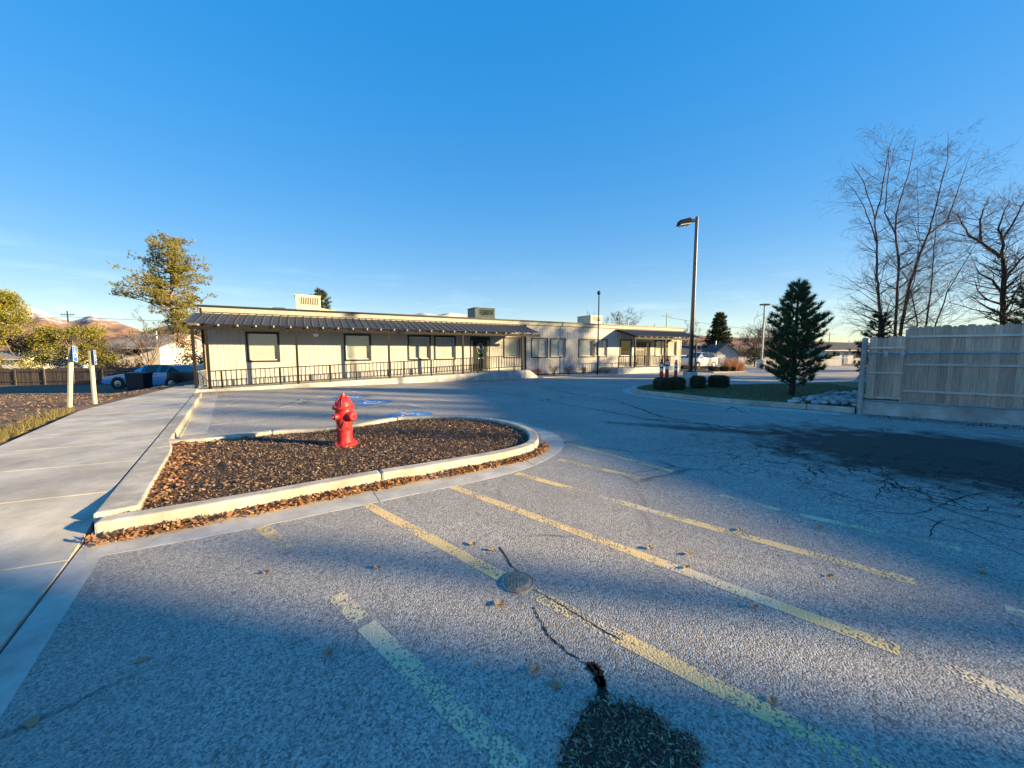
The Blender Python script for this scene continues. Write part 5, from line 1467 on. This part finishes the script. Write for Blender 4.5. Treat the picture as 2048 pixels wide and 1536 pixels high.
# ------------------------------------------------------------------ cars
def car(name, label, loc, rz, Ln, Wd, st, body, wx, wr, belt_parts=None, cat='car', over=None):
    """st: stations (x, z_bottom, z_belt, z_top, half_width, half_width_top)"""
    t = thing(name, label, cat, loc, rz)
    V, ring = [], 10
    for (x, zb, zl, zt, w, wt) in st:
        hs_ = [(w * .80, zb), (w * .97, zb + .05), (w, zb + (zl - zb) * .45), (w * .965, zl), (wt, zt)]
        for (y_, z_) in hs_: V.append((x, -y_, z_))
        for (y_, z_) in hs_[::-1]: V.append((x, y_, z_))
    n = len(st); fb, fo, win, ws = [], [], [], []
    for i in range(n - 1):
        for k in range(ring):
            q_ = (i * ring + k, i * ring + (k + 1) % ring, (i + 1) * ring + (k + 1) % ring, (i + 1) * ring + k)
            kind = st[i][5] != 0 and None
            g0, g1 = st[i][3] - st[i][2], st[i + 1][3] - st[i + 1][2]
            if k in (3, 5) and g0 > .2 and g1 > .2: win.append(q_)
            elif k == 4 and abs(g0 - g1) > .18: ws.append(q_)
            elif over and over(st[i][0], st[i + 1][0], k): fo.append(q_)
            else: fb.append(q_)
    fb += [tuple(range(ring - 1, -1, -1)), tuple((n - 1) * ring + k for k in range(ring))]
    def sub(faces):
        idx = sorted({i for f in faces for i in f}); mp_ = {v: k for k, v in enumerate(idx)}
        m_ = MB(); m_.v = [V[i] for i in idx]; m_.f = [tuple(mp_[i] for i in f) for f in faces]; return m_
    bo = part('body', sub(fb), body, t, smooth='auto')
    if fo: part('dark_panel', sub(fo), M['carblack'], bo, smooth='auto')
    for f in win: part('side_window', sub([f]), M['glass'], t)
    for f in ws: part('windscreen', sub([f]), M['glass'], t)
    xs = sorted({st[i][0] for i in range(n)})
    mbp = MB()
    for i in range(n):
        if st[i][3] - st[i][2] > .2:
            for s in (0, 1):
                a, b_ = (V[i * ring + 3], V[i * ring + 4]) if s == 0 else (V[i * ring + 6], V[i * ring + 5])
                mbp.beam(a, b_, .05, .03, up=(1, 0, 0))
    part('pillar', mbp, body, bo)
    for x in wx:
        for s in (-1, 1):
            Mx = Matrix.Translation((x, s * (Wd / 2 - .10), wr)) @ Matrix.Rotation(-s * math.pi / 2, 4, 'X')
            part('wheel_arch', MB().lathe([(wr * 1.2, .07), (wr * 1.2, .106)], 22, Mx), M['carblack'], bo)
            wl = part('wheel', MB().lathe([(wr * .7, -.1), (wr, -.08), (wr, .10), (wr * .93, .118), (wr * .62, .118)], 22, Mx), M['tyre'], t, smooth='auto')
            part('rim', MB().lathe([(wr * .62, .112), (wr * .55, .122), (wr * .2, .117), (wr * .12, .125)], 16, Mx), M['rim'], wl, smooth='auto')
    return t, st
# stations go from the nose (x = 0) backwards; local +x is the tail
sed = [(0, .38, .58, .62, .70, .55), (.08, .26, .66, .70, .84, .66), (1.35, .20, .86, .90, .90, .74), (1.50, .20, .90, .925, .91, .74), (2.20, .20, .92, 1.30, .91, .60), (2.35, .20, .92, 1.345, .91, .59), (3.05, .20, .92, 1.36, .91, .58), (3.15, .20, .93, 1.35, .91, .58),
       (3.60, .20, .94, 1.28, .91, .60), (4.15, .22, .95, .985, .90, .70), (4.95, .28, .92, .955, .86, .70), (5.06, .38, .84, .88, .78, .60)]
cp = YD(198, 772, 20.4)
t, _ = car('parked_sedan', 'pale blue sedan with black rear parked by the dark fence', (cp.x, 21.35, ground_z(cp.x + 2.4, 20.6)), math.radians(2), 5.06, 1.82, sed, M['carblue'], (.95, 3.85), .32, over=lambda x0, x1, k: x0 >= 3.55)  # rear quarter and trunk painted black for the shade on them
part('headlight', MB().box(.02, .10, -.80, -.52, .56, .66), M['lamp'], t); part('headlight', MB().box(.02, .10, .52, .80, .56, .66), M['lamp'], t)
part('bumper', MB().box(-.06, .10, -.80, .80, .34, .48), M['carblue'], t, bevel=.03)
part('door_mirror', MB().box(1.75, 1.90, -1.04, -.90, .93, 1.03), M['carblack'], t, bevel=.02)
part('door_handle', MB().box(2.85, 3.02, -.925, -.905, .80, .83), M['carblack'], t)
hat = [(0, .36, .62, .66, .66, .48), (.10, .24, .74, .80, .82, .64), (.85, .20, .93, .97, .87, .70), (1.00, .20, .95, 1.0, .87, .70), (1.65, .20, .97, 1.44, .87, .58), (2.45, .20, .98, 1.50, .87, .57), (2.55, .20, .98, 1.50, .87, .57), (3.35, .21, 1.0, 1.44, .86, .57), (3.75, .26, 1.02, 1.06, .84, .62), (3.85, .38, .90, .94, .78, .58)]
cw = Vector((15.5, 33.4, 0))
t, _ = car('parked_hatchback', 'white compact hatchback parked past the far end of the building', (cw.x, cw.y, 0.0), TH, 3.85, 1.74, hat, M['carwhite'], (.72, 3.1), .30)
part('headlight', MB().hexa([(.06, -.80, .62), (.30, -.84, .66), (.30, -.80, .62), (.10, -.6, .60)], [(.10, -.78, .76), (.36, -.80, .82), (.36, -.74, .82), (.14, -.6, .74)]), M['lamp'], t)
part('bumper', MB().box(-.05, .10, -.76, .76, .30, .5), M['carwhite'], t, bevel=.04)
part('door_mirror', MB().box(1.25, 1.4, -1.0, -.86, .98, 1.08), M['carwhite'], t, bevel=.02)
# dark box before the sedan
bp_ = YD(250, 771, 18.9)
t = thing('storage_box', 'dark box-shaped bin standing before the pale blue sedan', 'bin', (bp_.x, 18.9, ground_z(bp_.x + .6, 18.9)))
part('tub', MB().hexa([(.04, .04, .06), (.92, .04, .06), (.92, .50, .06), (.04, .50, .06)], [(0, 0, .86), (.96, 0, .86), (.96, .54, .86), (0, .54, .86)]), M['bin'], t, bevel=.02)
part('lid', MB().hexa([(-.03, -.03, .862), (.99, -.03, .862), (.99, .57, .862), (-.03, .57, .862)], [(0, 0, .92), (.96, 0, .92), (.96, .54, .95), (0, .54, .95)]), M['bin'], t, bevel=.01)
for xx in (.15, .80): part('wheel', MB().lathe([(.07, -.03), (.07, .03)], 12, Matrix.Translation((xx, .12, .07)) @ Matrix.Rotation(math.pi / 2, 4, 'X')), M['tyre'], t)

# ------------------------------------------------------------------ left: dark fence, block wall
f0 = YD(-140, 770, 30.5); f1 = YD(318, 768, 30.5)
zt = lambda x: ground_z(x, 30.5)
of = thing('plank_fence', 'dark old plank fence along the back of the dirt yard', 'fence', (f0.x, 30.5, 0))
x = 0; Lf_ = f1.x - f0.x
while x < Lf_:
    w_ = R.uniform(.13, .16); zb = zt(f0.x + x); h = 1.36 + R.uniform(-.05, .05)
    part('plank', MB().box(x, x + w_ - .012, R.uniform(-.004, .004), .02, zb - .03, zb + h), M['oldfence'], of); x += w_
x = 0
while x < Lf_ - .1:
    xe = min(x + 2.4, Lf_); za, zb = zt(f0.x + x), zt(f0.x + xe)
    for hh in (.3, 1.12): part('rail', MB().beam((x, -.03, za + hh), (xe, -.03, zb + hh), .04, .09), M['oldfence'], of)
    part('fence_post', MB().box(x, x + .09, -.10, -.052, za - .1, za + 1.3), M['oldfence'], of); x = xe
w0, w1 = YD(318, 760, 27.5), YD(420, 760, 27.5)
bw = thing('block_wall', 'pale concrete block wall behind the sedan and building corner', 'wall', (w0.x, 27.5, 0))
zb = ground_z(w0.x + 1, 27.5) - .1; zt_ = YD(350, 727, 27.5).z
nrow = int((zt_ - zb) / .2)
for r_ in range(nrow):
    for k in range(int((w1.x - w0.x) / .4) + 1):
        xx = k * .4 - (.2 if r_ % 2 else 0)
        part('block', MB().box(xx + .004, xx + .396, 0, .19, zb + r_ * .2 + .004, zb + r_ * .2 + .196), M['block'], bw)
part('mortar', MB().box(-.1, (w1.x - w0.x) + .1, .012, .17, zb - .1, zb + nrow * .2 - .01), M['gutter'], bw)

# ------------------------------------------------------------------ houses
def house(name, label, loc, rz, w, d, h, rise, wall, roofm, wins, hip=False, eave=.4, cat='house', door=None, extra=None):
    t = thing(name, label, cat, loc, rz)
    mb = MB().box(0, w, 0, d, -.5, h)
    if not hip: mb.add([(0, 0, h), (0, d, h), (0, d / 2, h + rise), (w, 0, h), (w, d, h), (w, d / 2, h + rise)], [(0, 2, 1), (3, 4, 5)])
    part('wall', mb, wall, t)
    e = eave; k = rise / (d / 2); hi = (d / 2 if hip else -e)
    z0 = h - k * e
    vs = [(-e, -e, z0), (w + e, -e, z0), (w + e, d + e, z0), (-e, d + e, z0), (hi, d / 2, h + rise), (w - hi, d / 2, h + rise)]
    lo = [(a, b_, c - .12) for a, b_, c in vs]
    fs = [(0, 1, 5, 4), (2, 3, 4, 5), (6, 10, 11, 7), (8, 11, 10, 9), (0, 6, 7, 1), (2, 8, 9, 3)]
    fs += [(3, 0, 4), (1, 2, 5), (9, 10, 6), (7, 11, 8), (1, 7, 8, 2), (3, 9, 6, 0)] if hip else [(0, 4, 10, 6), (4, 3, 9, 10), (1, 7, 11, 5), (5, 11, 8, 2)]
    mb = MB().add(vs + lo, fs)
    rf = part('roof', mb, roofm, t)
    part('gutter', MB().box(-e, w + e, -e - .1, -e - .002, z0 - .13, z0 - .01), M['white'], rf)
    part('vent_pipe', MB().tube([(w * .6, d * .3, h), (w * .6, d * .3, h + rise + .25)], .05, 6), M['steel'], rf)
    for (a, b_, c, e_) in wins:
        wn = part('window', MB().box(a - .07, b_ + .07, -.04, -.005, c - .07, e_ + .07), M['white'], t)
        mid = (a + b_) / 2
        part('pane', MB().box(a, mid - .03, -.055, -.041, c, e_), M['glass'], wn); part('pane', MB().box(mid + .03, b_, -.055, -.041, c, e_), M['glass'], wn)
    if door:
        dd = part('door', MB().box(door[0], door[1], -.04, -.005, door[2], door[3]), M['housegrey'], t)
        part('handle', MB().box(door[1] - .15, door[1] - .08, -.07, -.041, 1.0, 1.1), M['steel'], dd)
    return t
a, b_ = YD(212, 735, 39), YD(322, 735, 39)
h_e = YD(260, 692, 39).z; h_r = YD(260, 667, 41.5).z
gz = ground_z(a.x + 2, 39)
wa, wb = YD(252, 711, 39), YD(281, 698, 39)
house('white_house', 'white house with low grey roof behind the pale bush', (a.x, 39, gz), 0, b_.x - a.x, 7.5, h_e - gz, h_r - h_e, M['housewhite'], M['shingle'], [(wa.x - a.x, wb.x - a.x, wa.z - gz, wb.z - gz)])
a, b_ = YD(-80, 740, 46), YD(50, 740, 46); gz = ground_z(a.x, 46)
house('pale_garage', 'pale house wall showing low at the left edge behind the evergreen', (a.x, 46, gz), 0, b_.x - a.x, 7, YD(0, 716, 46).z - gz, .9, M['housewhite'], M['shingle'], [])
a, b_ = YD(1648, 730, 47), YD(1790, 730, 47)
house('white_house', 'long low white house with dark roof left of the wooden fence', (a.x, 47, -.03), 0, b_.x - a.x, 9, YD(1690, 698, 47).z, .95, M['housewhite'], M['shingledark'],
      [(1.0, 1.85, 1.0, 1.45), (3.9, 5.2, .75, 1.5), (6.6, 7.6, .8, 1.4)], door=(2.4, 2.95, .0, 1.45))
a, b_ = YD(1424, 728, 37), YD(1474, 728, 37)
t = house('gable_shed', 'small grey gabled shed below the cone-shaped evergreen', (a.x, 39.4, -.03), -math.pi / 2, 2.6, b_.x - a.x, 1.45, .95, M['housegrey'], M['shingledark'], [], eave=.25, cat='shed')
part('door', MB().box(2.604, 2.63, .3, 1.15, .0, 1.25), M['block'], t)
a = YD(1335, 728, 40); b_ = YD(1432, 728, 40)
house('dark_roofed_house', 'low house with dark roof right of the white car', (a.x + 1.2, 41, -.03), 0, 6.0, 5, 1.35, .9, M['housegrey'], M['shingledark'], [(4.2, 5.0, .6, 1.1)])
a, b_ = YD(1466, 731, 41), YD(1660, 731, 41)
wl = thing('garden_wall', 'long low pale wall across the far drive', 'wall', (a.x, 41, 0))
k = 0
while k * 2.4 < b_.x - a.x:
    part('wall_panel', MB().box(k * 2.4, k * 2.4 + 2.39, 0, .15, -.05, .82), M['block'], wl); k += 1
part('cap', MB().box(-.05, b_.x - a.x + 2.0, -.03, .18, .822, .88), M['block'], wl)
p = YD(1434, 728, 36); t = thing('wheeled_bin', 'pale wheeled bin standing before the grey shed', 'bin', (p.x - .3, 36, 0))
part('tub', MB().hexa([(.03, .03, .05), (.6, .03, .05), (.6, .6, .05), (.03, .6, .05)], [(0, 0, .85), (.63, 0, .85), (.63, .63, .85), (0, .63, .85)]), M['block'], t); part('lid', MB().box(-.03, .66, -.03, .66, .852, .9), M['block'], t)
# row of leafless hedge bushes beyond the wall
for i, u in enumerate((1488, 1506, 1530, 1556)):
    b = YD(u, 715, 43.5); bare_round('bare_shrub', ['brown leafless bush beyond the low wall, leftmost of four', 'brown leafless bush beyond the low wall, second from left', 'brown leafless bush beyond the low wall behind the far lamp post', 'brown leafless bush beyond the low wall behind the pine'][i], (b.x, 43.5, -.03), 2.3, 1.7, 100 + i, trunk=.05, nl=10, cat='shrub', kids=(6, 5, 2))

# utility poles and wires
def utility_pole(label, u, vtop, y, zb):
    tp = YD(u, vtop, y); t = thing('utility_pole', label, 'utility pole', (tp.x, y, zb)); h = tp.z - zb
    part('pole', MB().tube([(0, 0, -.3), (0, 0, h)], [.12, .07], 8), M['postwood'], t)
    part('crossarm', MB().beam((-.9, 0, h - .5), (.9, 0, h - .5), .08, .09), M['postwood'], t)
    for s in (-.8, -.4, .4, .8): part('insulator', MB().lathe([(.03, h - .46), (.05, h - .38), (.03, h - .32)], 8, Matrix.Translation((s, 0, 0))), M['white'], t)
    return tp
A = utility_pole('wooden utility pole behind the far end of the roof', 1334, 626, 62, -.03)
B = utility_pole('wooden utility pole among the golden evergreens at left', 134, 622, 50, -1.8)
C_ = utility_pole('distant utility pole above the long white house roof', 1660, 664, 75, -.03)
def cable(label, a, b, sag):
    a, b = Vector(a), Vector(b)
    tag(part('overhead_cable', MB().tube([a.lerp(b, k / 10) - Vector((0, 0, sag * 4 * k / 10 * (1 - k / 10))) for k in range(11)], .022, 4), M['wire']), label, 'cable')
cable('overhead cable running right from the pole behind the roof', A - Vector((0, 0, .7)), C_ - Vector((0, 0, .6)), .5)
cable('overhead cable running left from the pole in the evergreens', B - Vector((0, 0, .7)), (-75, 47, 5.5), .4)
cable('overhead cable passing before the white house roof at left', B - Vector((0, 0, .75)), (-12, 60, 6.0), .5)

# ------------------------------------------------------------------ unseen casters added at right, shaped for the long shadows over the lot
for i, (x_, y_, h_) in enumerate([(46, -2.8, 12.5), (47, -1.5, 13.2), (46, -.75, 12.7), (47, .5, 14), (46, 1.8, 13.2), (47, 2.9, 13.8)]):
    rr_ = random.Random(300 + i)
    clump_tree('cypress_tree', ['slim cypress outside the frame at right, nearest of six', 'slim cypress outside the frame at right, second of six', 'slim cypress outside the frame at right, third of six', 'slim cypress outside the frame at right, fourth of six', 'slim cypress outside the frame at right, fifth of six', 'slim cypress outside the frame at right, farthest of six'][i], (x_, y_, -.03),
               [(rr_.gauss(0, .12), rr_.gauss(0, .14), 5 + (h_ - 5.2) * k / 26, .42 * (1.12 - .75 * k / 26) * rr_.uniform(.6, 1.2)) for k in range(27)], 60, (.15, .35), M['spruce'], h_ * .9, 210 + i, M['barkdark'], tr=.2)  # unseen slim crowns added for the shade bands across the bays
nb_ = thing('apartment_house', 'big pale apartment house beyond the fence, outside the frame at right', 'house', (27.0, -4.05, -0.03))  # unseen house, roof heights shaped to the shadow outline on the asphalt
part('wall', MB().box(0, 9, 5.9, 19.2, -.2, 5.6).box(0, 9, 0, 5.88, -.2, 5.2), M['housetan'], nb_)
rfp = MB()
rfp.add([(-.5, 5.6, 5.5), (9.5, 5.6, 5.5), (9.5, 19.7, 5.5), (-.5, 19.7, 5.5), (4, 6.2, 7.25), (4, 19.4, 8.05)], [(0, 3, 5, 4), (1, 4, 5, 2), (0, 4, 1), (2, 5, 3), (0, 1, 2, 3)])
part('roof', rfp, M['shingle'], nb_)
part('wing_roof', MB().hexa([(-.4, 0, 5.22), (9.4, 0, 5.22), (9.4, 6.6, 5.22), (-.4, 6.6, 5.22)], [(4, 0, 6.4), (4.2, 0, 6.4), (4.2, 6.6, 7.2), (4, 6.6, 7.2)]), M['shingle'], nb_)
part('chimney', MB().box(3.7, 4.3, .22, .50, 5.4, 7.6), M['block'], nb_)  # added to throw one thin shadow streak
for i in range(5):
    for j in range(2):
        wn = part('window', MB().box(-.05, -.004, 7.0 + 2.1 * i, 8.1 + 2.1 * i, .9 + 2.5 * j, 2.1 + 2.5 * j), M['white'], nb_); part('pane', MB().box(-.07, -.052, 7.08 + 2.1 * i, 8.02 + 2.1 * i, .98 + 2.5 * j, 2.02 + 2.5 * j), M['glass'], wn)
tb = thing('apartment_block', 'taller flat-roofed apartment block outside the frame at right', 'building', (27.0, -19.3, -0.03))  # unseen block placed so its edge bounds the near shadow
part('wall', MB().box(0, 4, 0, 15.05, -.2, 9.0), M['housetan'], tb)
part('parapet', MB().box(-.15, 4.1, -.15, 15.12, 9.0, 9.4), M['block'], tb)
for i in range(6):
    for j in range(2):
        wn = part('window', MB().box(-.05, -.004, .9 + 2.3 * i, 2.1 + 2.3 * i, 1.2 + 3 * j, 2.6 + 3 * j), M['white'], tb); part('pane', MB().box(-.07, -.052, .98 + 2.3 * i, 2.02 + 2.3 * i, 1.28 + 3 * j, 2.52 + 3 * j), M['glass'], wn)
clump_tree('oak_tree', 'big oak with withered brown leaves outside the frame at right', (36, 18.8, -.03), [(R.uniform(-1.2, 1.2), R.uniform(-2.7, 2.9), R.uniform(6.9, 10.6), R.uniform(.3, .65)) for _ in range(24)], 60, (.15, .35), M['brownshrub'], 8.5, 200, M['bark'], tr=.3)  # unseen gappy crown added to dapple the right half of the wall
conifer('conifer_tree', 'broad evergreen outside the frame at right beyond the fence', (24, 9.3, -.03), 7.4, 2.6, .8, M['spruce'], M['barkdark'], 77, whorl=.35, nb=9, tilt=.05, tuft=18, nl=(.2, .4), nw=.03, tufts=10, spread=.7)  # unseen tree added to keep the young pine in shade
bare_round('bare_tree', 'second bare street tree outside the frame at right', (46, 26.5, -.03), 13, 5, 201, trunk=.5, nl=9, kids=(5, 4, 3))

# ------------------------------------------------------------------ yard litter and grass tufts at left
q = fill([(-8.2, 5.0), (-10.9, 8.7), (-12.7, 12.0), (-15.5, 17.2), (-27, 17), (-20, 8), (-13, 3)], 9000, NR)
z = np.array([ground_z(a, b) for a, b in q]) + NR.uniform(.0, .02, len(q))
V, Fq = scatter_quads(np.concatenate([q, z[:, None]], 1), .03, .12, .02, .06, .35, NR, .4)
tag(part('leaf_litter', np_mesh('leaf_litter', V, Fq), M['litter']), 'brown leaf litter scattered over the bare dirt yard', 'leaves', None, 'stuff')
P_ = []
for k in range(1500):
    f = NR.uniform(0, 1); e0, e1 = (-8.0, 5.5), (-10.9, 9.1)
    cl_ = 0.5 + .5 * math.sin(f * 17) * math.sin(f * 41 + 1)
    if NR.uniform() > cl_: continue
    p = np.array(e0) + (np.array(e1) - np.array(e0)) * f + np.array([-.78, -.62]) * abs(NR.normal(.03, .16))
    P_.append((p[0], p[1], ground_z(p[0], p[1]) - .01))
ax = np.stack([NR.normal(0, .4, len(P_)), NR.normal(0, .4, len(P_)), np.ones(len(P_))], 1)
tag(part('grass_tufts', tri_mesh('grass_tufts', blades(P_, ax, 3, .06, .2, .006, .3, NR)), M['grass']), 'green grass tufts along the outer sidewalk edge', 'grass', None, 'stuff')

# ------------------------------------------------------------------ mountains with snow
def mountain_mat():
    m = bpy.data.materials.new('mountain'); m.use_nodes = True
    t = m.node_tree; b = t.nodes['Principled BSDF']; N = t.nodes.new; K = t.links.new
    b.inputs['Roughness'].default_value = .95; b.inputs['Specular IOR Level'].default_value = 0
    co = N('ShaderNodeTexCoord').outputs['Object']
    n = N('ShaderNodeTexNoise'); n.inputs['Scale'].default_value = .0035; n.inputs['Detail'].default_value = 10; n.inputs['Roughness'].default_value = .65; K(co, n.inputs['Vector'])
    rp = N('ShaderNodeValToRGB'); rp.color_ramp.elements[0].color = (.15, .10, .085, 1); rp.color_ramp.elements[0].position = .35; rp.color_ramp.elements[1].color = (.33, .22, .16, 1); rp.color_ramp.elements[1].position = .65
    K(n.outputs[0], rp.inputs[0])
    sp = N('ShaderNodeSeparateXYZ'); K(co, sp.inputs[0])
    n2 = N('ShaderNodeTexNoise'); n2.inputs['Scale'].default_value = .009; n2.inputs['Detail'].default_value = 9; n2.inputs['Roughness'].default_value = .7; K(co, n2.inputs['Vector'])
    a = N('ShaderNodeMath'); a.operation = 'MULTIPLY_ADD'; a.inputs[1].default_value = 900; K(n2.outputs[0], a.inputs[0]); K(sp.outputs[2], a.inputs[2])
    mr = N('ShaderNodeMapRange'); mr.inputs['From Min'].default_value = 960; mr.inputs['From Max'].default_value = 1080; K(a.outputs[0], mr.inputs[0])
    mx_ = N('ShaderNodeMix'); mx_.data_type = 'RGBA'; mx_.inputs['B'].default_value = (.50, .51, .54, 1)
    K(mr.outputs[0], mx_.inputs['Factor']); K(rp.outputs[0], mx_.inputs['A']); K(mx_.outputs['Result'], b.inputs['Base Color'])
    return m
from mathutils import noise as mn
RIDGE = [(-900, 560), (-400, 580), (-120, 596), (0, 600), (60, 612), (95, 627), (140, 642), (180, 628), (215, 640), (255, 650), (290, 664), (320, 655), (380, 640), (480, 630), (560, 614), (620, 622), (700, 634), (780, 632), (830, 630), (870, 627), (900, 622), (935, 628), (980, 634),
         (1020, 638), (1060, 647), (1120, 640), (1180, 652), (1260, 660), (1350, 668), (1420, 672), (1480, 676), (1560, 674), (1640, 683), (1720, 686), (1850, 684), (2100, 680), (2600, 676), (3400, 680)]
def ridge_v(u):
    for (a, va), (b, vb) in zip(RIDGE[:-1], RIDGE[1:]):
        if a <= u <= b: return va + (vb - va) * (u - a) / (b - a)
    return 690
us = [-900 + 9 * k for k in range(478)]
D0, rows = 7000.0, 16
mb = MB()
for j in range(rows + 1):
    f = j / rows
    for u in us:
        d = D0 - 2600 * (1 - f)
        top = YD(u, ridge_v(u), D0)
        p = Vector((top.x * d / D0, d, 0))
        nz = mn.fractal(Vector((p.x * .0016, p.y * .0016, 3.1)), 1.0, 2.1, 5)
        rg_ = abs(mn.fractal(Vector((p.x * .0011 + p.y * .0004, p.y * .0009, 9.0)), 1.0, 2.0, 4))
        h = max(0, top.z) * (f ** 1.25) * (1 + (0.55 * nz - .45 * rg_) * math.sin(math.pi * min(1, f * 1.0)) + (0.10 * nz if f == 1 else 0))
        mb.v.append((p.x, p.y, h - 4))
n = len(us)
for j in range(rows):
    for k in range(n - 1): mb.f.append((j * n + k, j * n + k + 1, (j + 1) * n + k + 1, (j + 1) * n + k))
structure('mountains', mb, mountain_mat(), smooth=True)
